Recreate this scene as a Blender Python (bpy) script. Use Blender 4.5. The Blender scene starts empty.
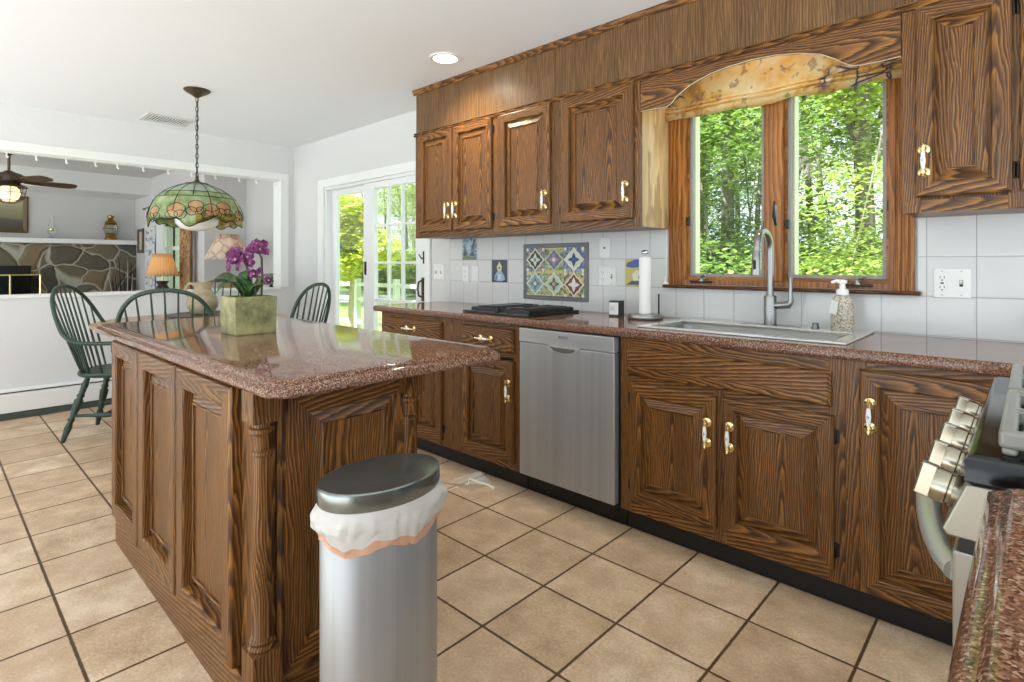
import bpy, bmesh, math, random
from mathutils import Vector, Matrix
random.seed(7)
PI = math.pi
scene = bpy.context.scene
COL = scene.collection

# ------------------------------------------------------------------ camera
TH = 0.75389
cam_d = bpy.data.cameras.new('camera')
cam = bpy.data.objects.new('camera', cam_d)
COL.objects.link(cam)
cam.location = (0, 0, 1.2)
cam.rotation_euler = (PI / 2, 0, TH)
cam_d.sensor_width = 36.0
cam_d.lens = 36.0 * 555.28 / 1024.0
cam_d.shift_y = -77.23 / 1024.0
cam_d.clip_start = 0.02
cam_d.clip_end = 300
scene.camera = cam

# ------------------------------------------------------------------ world, sun, exposure
world = bpy.data.worlds.new('world')
scene.world = world
world.use_nodes = True
wn = world.node_tree
bg = wn.nodes['Background']
bg.inputs['Color'].default_value = (0.80, 0.91, 1.0, 1)
bg.inputs['Strength'].default_value = 0.95

def sun_light(energy, az, el, ang=1.0, col=(1, 0.95, 0.86)):
    d = bpy.data.lights.new('sun', 'SUN')
    d.energy = energy
    d.angle = math.radians(ang)
    d.color = col
    o = bpy.data.objects.new('sun', d)
    COL.objects.link(o)
    a, e = math.radians(az), math.radians(el)
    to = Vector((math.sin(a) * math.cos(e), math.cos(a) * math.cos(e), math.sin(e)))
    o.rotation_euler = (-to).to_track_quat('-Z', 'Y').to_euler()
    o.location = (3, -8, 12)
    return o
sun_light(8.0, 190, 54, col=(0.82, 0.915, 1.0))

vs = scene.view_settings
vs.view_transform = 'Standard'
vs.look = 'None'
vs.gamma = 1.0
vs.use_curve_mapping = False
vs.exposure = 1.12
scene.cycles.use_denoising = True
scene.cycles.max_bounces = 10
scene.cycles.diffuse_bounces = 6
scene.cycles.transparent_max_bounces = 16
scene.cycles.sample_clamp_indirect = 6.0

# ================================================================== helpers
class MB:
    """collects polygons (with material slots) into one mesh"""
    def __init__(s):
        s.v, s.f, s.m, s.cur, s.mats = [], [], [], 0, []
    def use(s, m):
        if m not in s.mats:
            s.mats.append(m)
        s.cur = s.mats.index(m)
        return s
    def add(s, vs_, fs):
        b = len(s.v)
        s.v += [tuple(p) for p in vs_]
        for f in fs:
            s.f.append([i + b for i in f])
            s.m.append(s.cur)
        return s
    def box(s, x0, x1, y0, y1, z0, z1):
        return s.add([(x0, y0, z0), (x1, y0, z0), (x1, y1, z0), (x0, y1, z0), (x0, y0, z1), (x1, y0, z1), (x1, y1, z1), (x0, y1, z1)],
                     [(0, 3, 2, 1), (4, 5, 6, 7), (0, 1, 5, 4), (1, 2, 6, 5), (2, 3, 7, 6), (3, 0, 4, 7)])
    def obox(s, c, sx, sy, sz, M=None):
        M = M or Matrix()
        pts = [(a * sx / 2, b * sy / 2, d * sz / 2) for d in (-1, 1) for b in (-1, 1) for a in (-1, 1)]
        c = Vector(c)
        return s.add([c + (M @ Vector(p)) for p in pts],
                     [(0, 2, 3, 1), (4, 5, 7, 6), (0, 1, 5, 4), (1, 3, 7, 5), (3, 2, 6, 7), (2, 0, 4, 6)])
    def prism(s, pts, axis, a, b):
        n = len(pts)
        def P(p, w):
            return {'x': (w, p[0], p[1]), 'y': (p[0], w, p[1]), 'z': (p[0], p[1], w)}[axis]
        vs_ = [P(p, a) for p in pts] + [P(p, b) for p in pts]
        fs = [tuple(range(n)), tuple(range(2 * n - 1, n - 1, -1))]
        fs += [(i, (i + 1) % n, n + (i + 1) % n, n + i) for i in range(n)]
        return s.add(vs_, fs)
    def loft(s, rings, closed=True, cap0=True, cap1=True):
        n = len(rings[0])
        vs_ = [p for r in rings for p in r]
        fs = []
        for k in range(len(rings) - 1):
            for i in range(n if closed else n - 1):
                j = (i + 1) % n
                fs.append((k * n + i, k * n + j, (k + 1) * n + j, (k + 1) * n + i))
        if cap0: fs.append(tuple(range(n - 1, -1, -1)))
        if cap1: fs.append(tuple((len(rings) - 1) * n + i for i in range(n)))
        return s.add(vs_, fs)
    def lathe(s, prof, c=(0, 0, 0), seg=24, axis='z', sx=1, sy=1, cap0=True, cap1=True):
        rings = []
        for r, h in prof:
            ring = []
            for i in range(seg):
                a = 2 * PI * i / seg
                u, w = max(r, 1e-5) * math.cos(a) * sx, max(r, 1e-5) * math.sin(a) * sy
                p = {'z': (u, w, h), 'y': (u, h, w), 'x': (h, u, w)}[axis]
                ring.append((c[0] + p[0], c[1] + p[1], c[2] + p[2]))
            rings.append(ring)
        return s.loft(rings, True, cap0, cap1)
    def tube(s, path, r, seg=8, closed=False):
        P = [Vector(p) for p in path]
        n = len(P)
        R = r if isinstance(r, (list, tuple)) else [r] * n
        rings, nrm = [], None
        for i in range(n):
            if closed:
                t = (P[(i + 1) % n] - P[i - 1]).normalized()
            else:
                t = (P[min(i + 1, n - 1)] - P[max(i - 1, 0)]).normalized()
            if nrm is None:
                a = Vector((0, 0, 1)) if abs(t.z) < 0.9 else Vector((1, 0, 0))
                nrm = (a - t * a.dot(t)).normalized()
            else:
                nrm = (nrm - t * nrm.dot(t))
                nrm = nrm.normalized() if nrm.length > 1e-6 else t.orthogonal().normalized()
            bn = t.cross(nrm)
            rings.append([P[i] + (nrm * math.cos(2 * PI * k / seg) + bn * math.sin(2 * PI * k / seg)) * R[i] for k in range(seg)])
        if closed:
            rings.append(rings[0])
            return s.loft(rings, True, False, False)
        return s.loft(rings)
    def turn(s, p0, p1, prof, seg=12):
        """turned spindle along a line: prof = [(t, r), ...]"""
        p0, p1 = Vector(p0), Vector(p1)
        return s.tube([p0.lerp(p1, t) for t, r in prof], [r for t, r in prof], seg)
    def sphere(s, c, r, seg=14, rings=8, sx=1, sy=1, sz=1):
        prof = [(math.sin(PI * k / rings), -math.cos(PI * k / rings)) for k in range(rings + 1)]
        rr = []
        for a, h in prof:
            rr.append([(c[0] + max(a, 1e-4) * r * sx * math.cos(2 * PI * i / seg), c[1] + max(a, 1e-4) * r * sy * math.sin(2 * PI * i / seg), c[2] + h * r * sz) for i in range(seg)])
        return s.loft(rr)
    def slab(s, us, ws, skip, axis, a, b):
        """a plate on a grid of cells (shared corners) with some cells left open"""
        nu, nw = len(us), len(ws)
        def P(i, j, h):
            return {'z': (us[i], ws[j], h), 'y': (us[i], h, ws[j]), 'x': (h, us[i], ws[j])}[axis]
        idx = {}
        vs_, fs = [], []
        def V(i, j, k):
            if (i, j, k) not in idx:
                idx[(i, j, k)] = len(vs_)
                vs_.append(P(i, j, (a, b)[k]))
            return idx[(i, j, k)]
        full = lambda i, j: 0 <= i < nu - 1 and 0 <= j < nw - 1 and (i, j) not in skip
        for i in range(nu - 1):
            for j in range(nw - 1):
                if not full(i, j): continue
                fs.append((V(i, j, 0), V(i, j + 1, 0), V(i + 1, j + 1, 0), V(i + 1, j, 0)))
                fs.append((V(i, j, 1), V(i + 1, j, 1), V(i + 1, j + 1, 1), V(i, j + 1, 1)))
                for (di, dj, p, q) in ((-1, 0, (i, j + 1), (i, j)), (1, 0, (i + 1, j), (i + 1, j + 1)), (0, -1, (i, j), (i + 1, j)), (0, 1, (i + 1, j + 1), (i, j + 1))):
                    if not full(i + di, j + dj):
                        fs.append((V(*p, 0), V(*q, 0), V(*q, 1), V(*p, 1)))
        return s.add(vs_, fs)
    def map(s, fn):
        s.v = [tuple(fn(*p)) for p in s.v]
        return s

ORG = {}
def link(o, parent=None):
    COL.objects.link(o)
    if parent is not None:
        o.parent = parent
    return o

def tag(o, label=None, cat=None, group=None, kind=None):
    if label: o['label'] = label
    if cat: o['category'] = cat
    if group: o['group'] = group
    if kind: o['kind'] = kind
    return o

def thing(name, label, cat, loc=(0, 0, 0), group=None):
    o = bpy.data.objects.new(name, None)
    o.empty_display_size = 0.1
    o.location = loc
    link(o)
    ORG[o] = Vector(loc)
    return tag(o, label, cat, group)

def build(mb, name, mat=None, parent=None, smooth=0, bevel=0, seg=2, origin=None, sub=0):
    """one mesh object; vertices come in world coordinates (or in the parent's own when it stands at the origin)"""
    org = ORG[parent] if parent is not None else Vector(origin or (0, 0, 0))
    me = bpy.data.meshes.new(name)
    me.from_pydata([Vector(p) - org for p in mb.v], [], mb.f)
    if mat is not None and not mb.mats:
        me.materials.append(mat)
    for m in mb.mats:
        me.materials.append(m)
    if mb.mats:
        me.polygons.foreach_set('material_index', mb.m)
    bm = bmesh.new()
    bm.from_mesh(me)
    bmesh.ops.recalc_face_normals(bm, faces=bm.faces)
    bm.to_mesh(me)
    bm.free()
    o = bpy.data.objects.new(name, me)
    link(o, parent)
    if parent is None:
        o.location = org
    ORG[o] = org
    if bevel:
        md = o.modifiers.new('bevel', 'BEVEL')
        md.width, md.segments, md.limit_method, md.angle_limit = bevel, seg, 'ANGLE', math.radians(40)
        md.harden_normals = False
    if sub:
        md = o.modifiers.new('sub', 'SUBSURF')
        md.levels = md.render_levels = sub
    if smooth:
        me.shade_smooth()
        if smooth < 180:
            me.set_sharp_from_angle(angle=math.radians(smooth))
    return o

def struct(name, mb, mat=None, **k):
    return tag(build(mb, name, mat, **k), kind='structure')

def dup(root, loc=None, rotz=None, label=None, group=None):
    r = root.copy(); COL.objects.link(r)
    if loc is not None: r.location = loc
    if rotz is not None: r.rotation_euler = (0, 0, rotz)
    if label: r['label'] = label
    if group: r['group'] = group
    for ch in list(root.children):
        c = ch.copy(); COL.objects.link(c); c.parent = r
        for g in list(ch.children):
            d = g.copy(); COL.objects.link(d); d.parent = c
    return r

# ================================================================== materials
def srgb(r, g, b):
    f = lambda c: (c / 255) / 12.92 if c / 255 <= 0.04045 else ((c / 255 + 0.055) / 1.055) ** 2.4
    return (f(r), f(g), f(b), 1)

class NT:
    def __init__(s, name):
        s.mat = bpy.data.materials.new(name)
        s.mat.use_nodes = True
        s.t = s.mat.node_tree
        s.t.nodes.clear()
        s.out = s.t.nodes.new('ShaderNodeOutputMaterial')
    def n(s, typ, ins=None, **props):
        nd = s.t.nodes.new('ShaderNode' + typ)
        for k, v in props.items():
            setattr(nd, k, v)
        for k, v in (ins or {}).items():
            sock = nd.inputs[k]
            if isinstance(v, bpy.types.NodeSocket):
                s.t.links.new(v, sock)
            else:
                sock.default_value = v
        return nd
    def math(s, op, a, b=0.0, c=0.0):
        return s.n('Math', {0: a, 1: b, 2: c}, operation=op).outputs[0]
    def obj(s):
        return s.n('TexCoord').outputs['Object']
    def xyz(s, v):
        q = s.n('SeparateXYZ', {0: v})
        return q.outputs
    def vec(s, x, y, z):
        return s.n('CombineXYZ', {0: x, 1: y, 2: z}).outputs[0]
    def ramp(s, fac, stops, interp='LINEAR'):
        nd = s.n('ValToRGB', {0: fac})
        cr = nd.color_ramp
        cr.interpolation = interp
        while len(cr.elements) < len(stops):
            cr.elements.new(0.5)
        for e, (p, c) in zip(cr.elements, stops):
            e.position = p
            e.color = c if len(c) == 4 else (*c, 1)
        return nd.outputs[0]
    def mix(s, fac, a, b, typ='MIX'):
        nd = s.n('Mix', data_type='RGBA', blend_type=typ)
        for k, v in ((0, fac), (6, a), (7, b)):
            if isinstance(v, bpy.types.NodeSocket): s.t.links.new(v, nd.inputs[k])
            else: nd.inputs[k].default_value = v
        return nd.outputs[2]
    def noise(s, vec, scale, detail=3, rough=0.55):
        return s.n('TexNoise', {'Vector': vec, 'Scale': scale, 'Detail': detail, 'Roughness': rough}).outputs[0]
    def bump(s, h, strength=0.3, dist=0.002):
        return s.n('Bump', {'Height': h, 'Strength': strength, 'Distance': dist}).outputs[0]
    def pbsdf(s, **ins):
        p = s.n('BsdfPrincipled', {k.replace('_', ' '): v for k, v in ins.items()})
        s.t.links.new(p.outputs[0], s.out.inputs[0])
        return p

def plain(name, col, rough=0.5, metal=0.0, emit=None, es=0, bump=0, bscale=80, coat=0, spec=0.5):
    t = NT(name)
    ins = dict(Base_Color=col, Roughness=rough, Metallic=metal, Coat_Weight=coat, Specular_IOR_Level=spec)
    if bump:
        ins['Normal'] = t.bump(t.noise(t.obj(), bscale, 4), bump)
    if emit:
        ins['Emission_Color'] = emit
        ins['Emission_Strength'] = es
    t.pbsdf(**ins)
    return t.mat

def wood(name, axis, dark, mid, light, rough=0.34, ring=0.0075, board=0.075, pore=0.5, straight=False, slope=0.07, contrast=0.8, wander=0.035):
    """oak figure: growth rings cut at a slant (cathedrals), ragged by long open pores"""
    t = NT(name)
    P = t.xyz(t.obj())
    rnd = t.n('ObjectInfo').outputs['Random']
    al = P['xyz'.index(axis)]
    a, b = [P[i] for i in range(3) if 'xyz'[i] != axis]
    r1 = t.math('MULTIPLY', rnd, 3.7)
    al = t.math('ADD', al, t.math('MULTIPLY', rnd, 11.0))
    base = t.vec(t.math('ADD', a, r1), b, al)
    def scaled(x, y, z):
        return t.n('VectorMath', {0: base, 1: (x, y, z)}, operation='MULTIPLY').outputs[0]
    nz = t.math('SUBTRACT', t.noise(scaled(6.0, 6.0, 1.3), 1.0, 3), 0.5)
    nz2 = t.math('SUBTRACT', t.noise(scaled(22.0, 22.0, 4.5), 1.0, 3), 0.5)
    rag = t.math('SUBTRACT', t.noise(scaled(300.0, 300.0, 16.0), 1.0, 2), 0.5)
    u = t.math('PINGPONG', t.math('ADD', t.math('ADD', a, t.math('MULTIPLY', b, 0.8)), t.math('ADD', r1, t.math('MULTIPLY', nz, 0.07))), board)
    r = t.math('ADD', a, t.math('MULTIPLY', nz, 0.06)) if straight else t.math('SQRT', t.math('ADD', t.math('MULTIPLY', u, u), 0.0006))
    q = t.math('ADD', r, t.math('ADD', t.math('MULTIPLY', al, 0.0 if straight else slope), t.math('ADD', t.math('MULTIPLY', nz, wander), t.math('MULTIPLY', nz2, 0.012))))
    q = t.math('ADD', q, t.math('MULTIPLY', rag, ring * 0.45))
    fr = t.math('FRACT', t.math('DIVIDE', q, ring))
    grain = t.ramp(fr, [(0.0, dark), (0.10, dark), (0.42, mid), (0.82, light), (0.95, mid), (1.0, dark)])
    pn = t.ramp(t.noise(scaled(420.0, 420.0, 9.0), 1.0, 2), [(0.38, (0, 0, 0)), (0.58, (1, 1, 1))])
    c = t.mix(t.math('MULTIPLY', t.noise(scaled(26.0, 26.0, 2.2), 1.0, 2), 1.15 - contrast), grain, mid)
    c = t.mix(t.math('MULTIPLY', t.math('SUBTRACT', 1.0, pn), pore), c, dark)
    tone = t.ramp(t.noise(scaled(9.0, 9.0, 0.9), 1.0, 2), [(0.35, (0.80, 0.78, 0.76)), (0.65, (1.12, 1.10, 1.06))])
    c = t.mix(1.0, c, tone, 'MULTIPLY')
    t.pbsdf(Base_Color=c, Roughness=rough, Specular_IOR_Level=0.36, Normal=t.bump(pn, 0.15, 0.0006))
    return t.mat

OK_ = (srgb(47, 27, 13), srgb(110, 71, 35), srgb(178, 125, 65))
OAK = {'z': wood('stained_oak_upright', 'z', *OK_, ring=0.0062, slope=0.045, contrast=0.50, pore=0.5),
       'x': wood('stained_oak_rail', 'x', *OK_, ring=0.0100, slope=0.09, contrast=0.74, pore=0.45, wander=0.06),
       'y': wood('stained_oak_cross', 'y', *OK_, ring=0.0095, slope=0.09, contrast=0.66, pore=0.45, wander=0.06)}
VENEER = wood('straight_oak_veneer', 'z', srgb(76, 52, 31), srgb(122, 90, 56), srgb(146, 112, 74), ring=0.012, pore=0.85, straight=True, contrast=0.28)
LITOAK = wood('window_lit_oak', 'z', srgb(160, 128, 88), srgb(208, 180, 136), srgb(226, 202, 160), ring=0.02, pore=0.45, straight=True)  # oak of the end panel, paled to paint in light from the window
PINE = {ax: wood('window_pine_' + ax, ax, srgb(112, 64, 24), srgb(164, 106, 48), srgb(192, 134, 70), ring=0.022, pore=0.35, straight=True, contrast=0.55) for ax in 'xz'}
TABLEWOOD = wood('table_maple', 'x', srgb(150, 116, 84), srgb(190, 158, 124), srgb(208, 180, 148), rough=0.3, ring=0.02, pore=0.2)
BLADE = wood('fan_blade_walnut', 'x', srgb(60, 44, 32), srgb(96, 72, 52), srgb(120, 92, 66), rough=0.4)

def granite(name, cols, scale=210, rough=0.07):
    t = NT(name)
    o = t.obj()
    v = t.n('TexVoronoi', {'Vector': o, 'Scale': scale}, feature='F1').outputs['Color']
    h = t.xyz(v)[0]
    n1 = t.noise(o, scale * 0.55, 3)
    f = t.math('ADD', t.math('MULTIPLY', h, 0.62), t.math('MULTIPLY', n1, 0.45))
    c = t.ramp(f, [(0.14, cols[0]), (0.32, cols[1]), (0.52, cols[2]), (0.72, cols[3]), (0.92, cols[4])])
    c = t.mix(t.math('MULTIPLY', t.noise(o, 6, 3), 0.35), c, cols[2])
    t.pbsdf(Base_Color=c, Roughness=rough, Specular_IOR_Level=0.34)
    return t.mat
GRANITE = granite('brown_granite', [srgb(24, 18, 17), srgb(78, 49, 36), srgb(116, 80, 62), srgb(146, 108, 88), srgb(194, 170, 152)], 330)

def floor_tile():
    t = NT('floor_tile')
    o = t.obj()
    P = t.xyz(o)
    ux = t.math('DIVIDE', t.math('ADD', P[0], 6.2222 * 0.315 + 9.45), 0.315)
    uy = t.math('DIVIDE', t.math('ADD', P[1], -6.0435 * 0.315 + 9.45), 0.315)
    v = t.vec(ux, uy, 0)
    def edge(u):
        f = t.math('FRACT', u)
        return t.math('MINIMUM', f, t.math('SUBTRACT', 1.0, f))
    wob = t.math('MULTIPLY', t.math('SUBTRACT', t.noise(o, 45, 2), 0.5), 0.010)
    e = t.math('ADD', t.math('MINIMUM', edge(ux), edge(uy)), wob)
    g = t.n('MapRange', {0: e, 1: 0.011, 2: 0.019}).outputs[0]
    cell = t.n('TexWhiteNoise', {'Vector': t.vec(t.math('FLOOR', ux), t.math('FLOOR', uy), 0.5)}).outputs['Color']
    cr = t.xyz(cell)
    n1 = t.noise(o, 7, 5, 0.62)
    n2 = t.noise(o, 90, 4, 0.6)
    n3 = t.noise(o, 160, 2, 0.6)
    f = t.math('ADD', t.math('ADD', t.math('MULTIPLY', n1, 0.52), t.math('MULTIPLY', n2, 0.28)), t.math('ADD', t.math('MULTIPLY', n3, 0.20), t.math('MULTIPLY', t.math('SUBTRACT', cr[1], 0.5), 0.12)))
    c = t.ramp(f, [(0.34, srgb(172, 142, 112)), (0.5, srgb(210, 182, 150)), (0.64, srgb(238, 218, 190))])
    c = t.mix(t.math('MULTIPLY', cr[0], 0.40), c, srgb(200, 168, 140))
    pits = t.ramp(t.noise(o, 240, 2), [(0.30, (1, 1, 1)), (0.36, (0, 0, 0))])
    c = t.mix(t.math('MULTIPLY', pits, 0.45), c, srgb(112, 80, 56))
    c = t.mix(g, srgb(88, 66, 42), c)
    h = t.math('ADD', t.math('MULTIPLY', g, 1.0), t.math('MULTIPLY', n2, 0.22))
    t.pbsdf(Base_Color=c, Roughness=t.math('ADD', 0.42, t.math('MULTIPLY', n2, 0.2)), Specular_IOR_Level=0.35, Normal=t.bump(h, 0.35, 0.003))
    return t.mat
FLOOR = floor_tile()

def wall_tile():
    t = NT('white_wall_tile')
    P = t.xyz(t.obj())
    def edge(u):
        f = t.math('FRACT', u)
        return t.math('MINIMUM', f, t.math('SUBTRACT', 1.0, f))
    ux = t.math('DIVIDE', t.math('ADD', P[0], 0.156 + 15.25), 0.1525)
    uz = t.math('DIVIDE', t.math('ADD', P[2], -1.072 + 1.56), 0.156)
    e = t.math('MINIMUM', edge(ux), edge(uz))
    g = t.n('MapRange', {0: e, 1: 0.006, 2: 0.013}).outputs[0]
    c = t.mix(g, srgb(158, 157, 155), srgb(213, 212, 210))
    pil = t.n('MapRange', {0: e, 1: 0.0, 2: 0.06}).outputs[0]
    t.pbsdf(Base_Color=c, Roughness=0.16, Specular_IOR_Level=0.5, Normal=t.bump(pil, 0.5, 0.0015))
    return t.mat
WTILE = wall_tile()

def stucco(name, col, strength, scale):
    t = NT(name)
    o = t.obj()
    h = t.math('ADD', t.noise(o, scale, 5, 0.6), t.math('MULTIPLY', t.noise(o, scale * 0.2, 2), 1.2))
    t.pbsdf(Base_Color=col, Roughness=0.75, Specular_IOR_Level=0.3, Normal=t.bump(h, strength, 0.01))
    return t.mat
WALL = stucco('white_plaster', srgb(217, 216, 214), 0.10, 30)
WESTWALL = stucco('rough_white_plaster', srgb(224, 223, 222), 0.35, 14)
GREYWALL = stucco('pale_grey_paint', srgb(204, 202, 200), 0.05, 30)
CEIL = stucco('ceiling_white', srgb(240, 242, 245), 0.05, 25)
WHITE = plain('white_trim', srgb(240, 240, 238), 0.4)
VINYL = plain('white_vinyl', srgb(238, 238, 238), 0.35)
BLACK = plain('black', srgb(14, 14, 14), 0.5)
TOEKICK = plain('toe_kick_black', srgb(24, 19, 16), 0.6, bump=0.2, bscale=60)
SLOT = plain('dark_slot', srgb(35, 33, 30), 0.7)
BRASS = plain('polished_brass', srgb(238, 214, 156), 0.18, 1.0)
PORC = plain('white_porcelain', srgb(242, 240, 238), 0.12, coat=0.6)
BLUE = plain('blue_flower_glaze', srgb(70, 84, 150), 0.2)
GREENPAINT = plain('dark_green_paint', srgb(44, 66, 54), 0.38, bump=0.1, bscale=40)
BRONZE = plain('aged_bronze', srgb(98, 84, 66), 0.45, 0.8)
DARKMETAL = plain('dark_metal', srgb(48, 46, 44), 0.4, 0.7)
CHROME = plain('polished_chrome', srgb(220, 222, 224), 0.10, 1.0)
NICKEL = plain('brushed_nickel', srgb(156, 156, 154), 0.30, 1.0)
KNOBMETAL = plain('warm_nickel', srgb(170, 164, 148), 0.24, 1.0)
PLATE = plain('outlet_plate', srgb(236, 235, 232), 0.35)
PAPER = plain('paper_towel', srgb(244, 243, 241), 0.9, bump=0.25, bscale=120)
GLOSSBLACK = plain('black_enamel', srgb(14, 14, 15), 0.18, coat=0.0, spec=0.4)
GREYENAMEL = plain('grey_enamel', srgb(126, 124, 116), 0.3, coat=0.3)

def steel(name, axis, col, rough=0.3, streak=0.14, metal=0.8):
    t = NT(name)
    P = t.xyz(t.obj())
    sc = [260.0, 260.0, 260.0]
    sc['xyz'.index(axis)] = 1.2
    v = t.n('VectorMath', {0: t.obj(), 1: tuple(sc)}, operation='MULTIPLY').outputs[0]
    w = t.n('VectorMath', {0: t.obj(), 1: tuple(q * 0.09 if q > 2 else 0.3 for q in sc)}, operation='MULTIPLY').outputs[0]
    wide = t.ramp(t.noise(w, 1.0, 2), [(0.36, (0, 0, 0)), (0.64, (1, 1, 1))])
    n = t.math('ADD', t.math('MULTIPLY', t.noise(v, 1.0, 3), 0.55), t.math('MULTIPLY', wide, 0.45))
    c = t.mix(n, tuple(x * 0.74 for x in col[:3]) + (1,), col)
    t.pbsdf(Base_Color=c, Metallic=metal, Roughness=t.math('ADD', rough - streak / 2, t.math('MULTIPLY', n, streak)), Normal=t.bump(n, 0.05, 0.0004))
    return t.mat
STEEL = steel('brushed_steel_vertical', 'z', srgb(186, 188, 190), 0.42, metal=0.6)
STEELX = steel('brushed_steel_horizontal', 'x', srgb(206, 207, 206), 0.36, 0.06, metal=0.6)
LIDSTEEL = steel('lid_steel', 'y', srgb(150, 157, 155), 0.22, 0.08)

def glass(name, tint=(1, 1, 1, 1), refl=0.06, rough=0.0):
    t = NT(name)
    tr = t.n('BsdfTransparent', {'Color': tint})
    gl = t.n('BsdfGlossy', {'Roughness': rough})
    lw = t.n('LayerWeight', {'Blend': 0.25})
    f = t.math('MULTIPLY', lw.outputs['Fresnel'], 0.25 if refl < 0.1 else 0.6)
    m = t.n('MixShader', {0: t.math('ADD', f, refl * 0.3 if refl > 0.1 else 0.004), 1: tr.outputs[0], 2: gl.outputs[0]})
    t.t.links.new(m.outputs[0], t.out.inputs[0])
    return t.mat
GLASS = glass('window_glass', (0.97, 0.99, 0.98, 1))
CLEARGLASS = glass('clear_lamp_glass', (0.93, 0.95, 0.95, 1), 0.3)

def translucent(name, col, amount=0.45, rough=0.5, emit=0.0, patt=None):
    t = NT(name)
    c = patt(t) if patt else col
    d = t.n('BsdfPrincipled', {'Base Color': c, 'Roughness': rough})
    if emit:
        d.inputs['Emission Strength'].default_value = emit
        if isinstance(c, bpy.types.NodeSocket): t.t.links.new(c, d.inputs['Emission Color'])
        else: d.inputs['Emission Color'].default_value = c
    tr = t.n('BsdfTranslucent', {'Color': c})
    m = t.n('MixShader', {0: amount, 1: d.outputs[0], 2: tr.outputs[0]})
    t.t.links.new(m.outputs[0], t.out.inputs[0])
    return t.mat

# ================================================================== the room shell
XW, YN, ZC = -5.78, 2.74, 2.44
struct('floor', MB().box(-12, 1.7, -1.7, YN + 0.14, -0.06, 0.0), FLOOR)
struct('ceiling', MB().box(XW, 1.7, -2.8, YN + 0.14, ZC, ZC + 0.08), CEIL)
# north wall with the slider and the sink window cut out
SX0, SX1, SZ = -5.12, -3.50, 1.955
WX0, WX1, WZ0, WZ1 = -1.345, -0.418, 1.105, 2.112
struct('wall_north', MB().slab([-7.1, SX0, SX1, WX0, WX1, 1.7], [0, WZ0, SZ, WZ1, ZC], {(1, 0), (1, 1), (3, 1), (3, 2)}, 'y', YN, YN + 0.14), WALL)
# tiled backsplash
struct('wall_backsplash', MB().slab([-3.205, -1.416, -0.337, 1.2], [0.90, 1.075, 1.40], {(1, 1)}, 'y', YN - 0.009, YN), WTILE)
# west wall: header, half wall and the pier beside the opening
OY = 2.59
struct('wall_west', MB().slab([-2.8, -1.6, OY, YN], [0, 0.93, 2.08, ZC], {(1, 1)}, 'x', XW - 0.15, XW), WESTWALL)
mb = MB().box(XW - 0.17, XW + 0.02, -1.6, OY, 0.93, 0.955)
struct('trim_half_wall_cap', mb, WHITE, bevel=0.005)
mb = MB()
mb.box(XW - 0.16, XW + 0.018, -1.7, OY + 0.085, 2.077, 2.15)
mb.box(XW - 0.16, XW + 0.018, OY - 0.003, OY + 0.085, 0.955, 2.077)
mb.box(XW - 0.10, XW - 0.02, -1.6, OY - 0.003, 2.068, 2.077)
struct('trim_opening', mb, WHITE, bevel=0.004)
# hot water baseboard heater along the half wall
t = thing('baseboard_heater', 'long white metal baseboard heater along the foot of the half wall', 'heater', (XW + 0.03, 0.3, 0))
mb = MB().prism([(XW, 0.055), (XW + 0.05, 0.055), (XW + 0.05, 0.19), (XW + 0.035, 0.20), (XW, 0.20)], 'y', -1.6, 2.4)
mb.v = [(y_, x_, z_) if False else (x_, y_, z_) for x_, y_, z_ in mb.v]
build(mb, 'cover', WHITE, t, bevel=0.003)
build(MB().prism([(XW, 0.215), (XW + 0.048, 0.212), (XW + 0.048, 0.220), (XW, 0.232)], 'y', -1.6, 2.4), 'top_rail', WHITE, t)
build(MB().box(XW, XW + 0.03, -1.6, 2.4, 0.20, 0.213), 'fin_slot', SLOT, t)
struct('baseboard_west', MB().box(XW - 0.001, XW + 0.042, -1.6, 2.6, 0, 0.05), plain('dark_green_base', srgb(70, 82, 76), 0.5))
# living room beyond the opening
LX, LY = -10.05, 2.25
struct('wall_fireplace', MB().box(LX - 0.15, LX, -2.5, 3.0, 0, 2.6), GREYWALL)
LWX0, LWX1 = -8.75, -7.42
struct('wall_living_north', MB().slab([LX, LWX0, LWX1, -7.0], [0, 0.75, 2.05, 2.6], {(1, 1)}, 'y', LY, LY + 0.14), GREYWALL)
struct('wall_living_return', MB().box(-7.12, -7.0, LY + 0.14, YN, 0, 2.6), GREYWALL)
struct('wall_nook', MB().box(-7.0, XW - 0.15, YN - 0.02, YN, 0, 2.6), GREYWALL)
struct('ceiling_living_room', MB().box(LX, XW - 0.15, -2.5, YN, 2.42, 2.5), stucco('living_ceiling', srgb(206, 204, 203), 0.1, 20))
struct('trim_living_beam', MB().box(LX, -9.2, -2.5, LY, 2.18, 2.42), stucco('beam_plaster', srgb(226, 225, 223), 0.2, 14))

# ================================================================== cabinet doors and hardware
def frame_map(facing, base):
    """(u along the front, v up, w out of the front) -> world"""
    return {'-y': lambda u, v, w: (u, base - w, v), '+y': lambda u, v, w: (u, base + w, v),
            '+x': lambda u, v, w: (base + w, u, v), '-x': lambda u, v, w: (base - w, u, v)}[facing]

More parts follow.
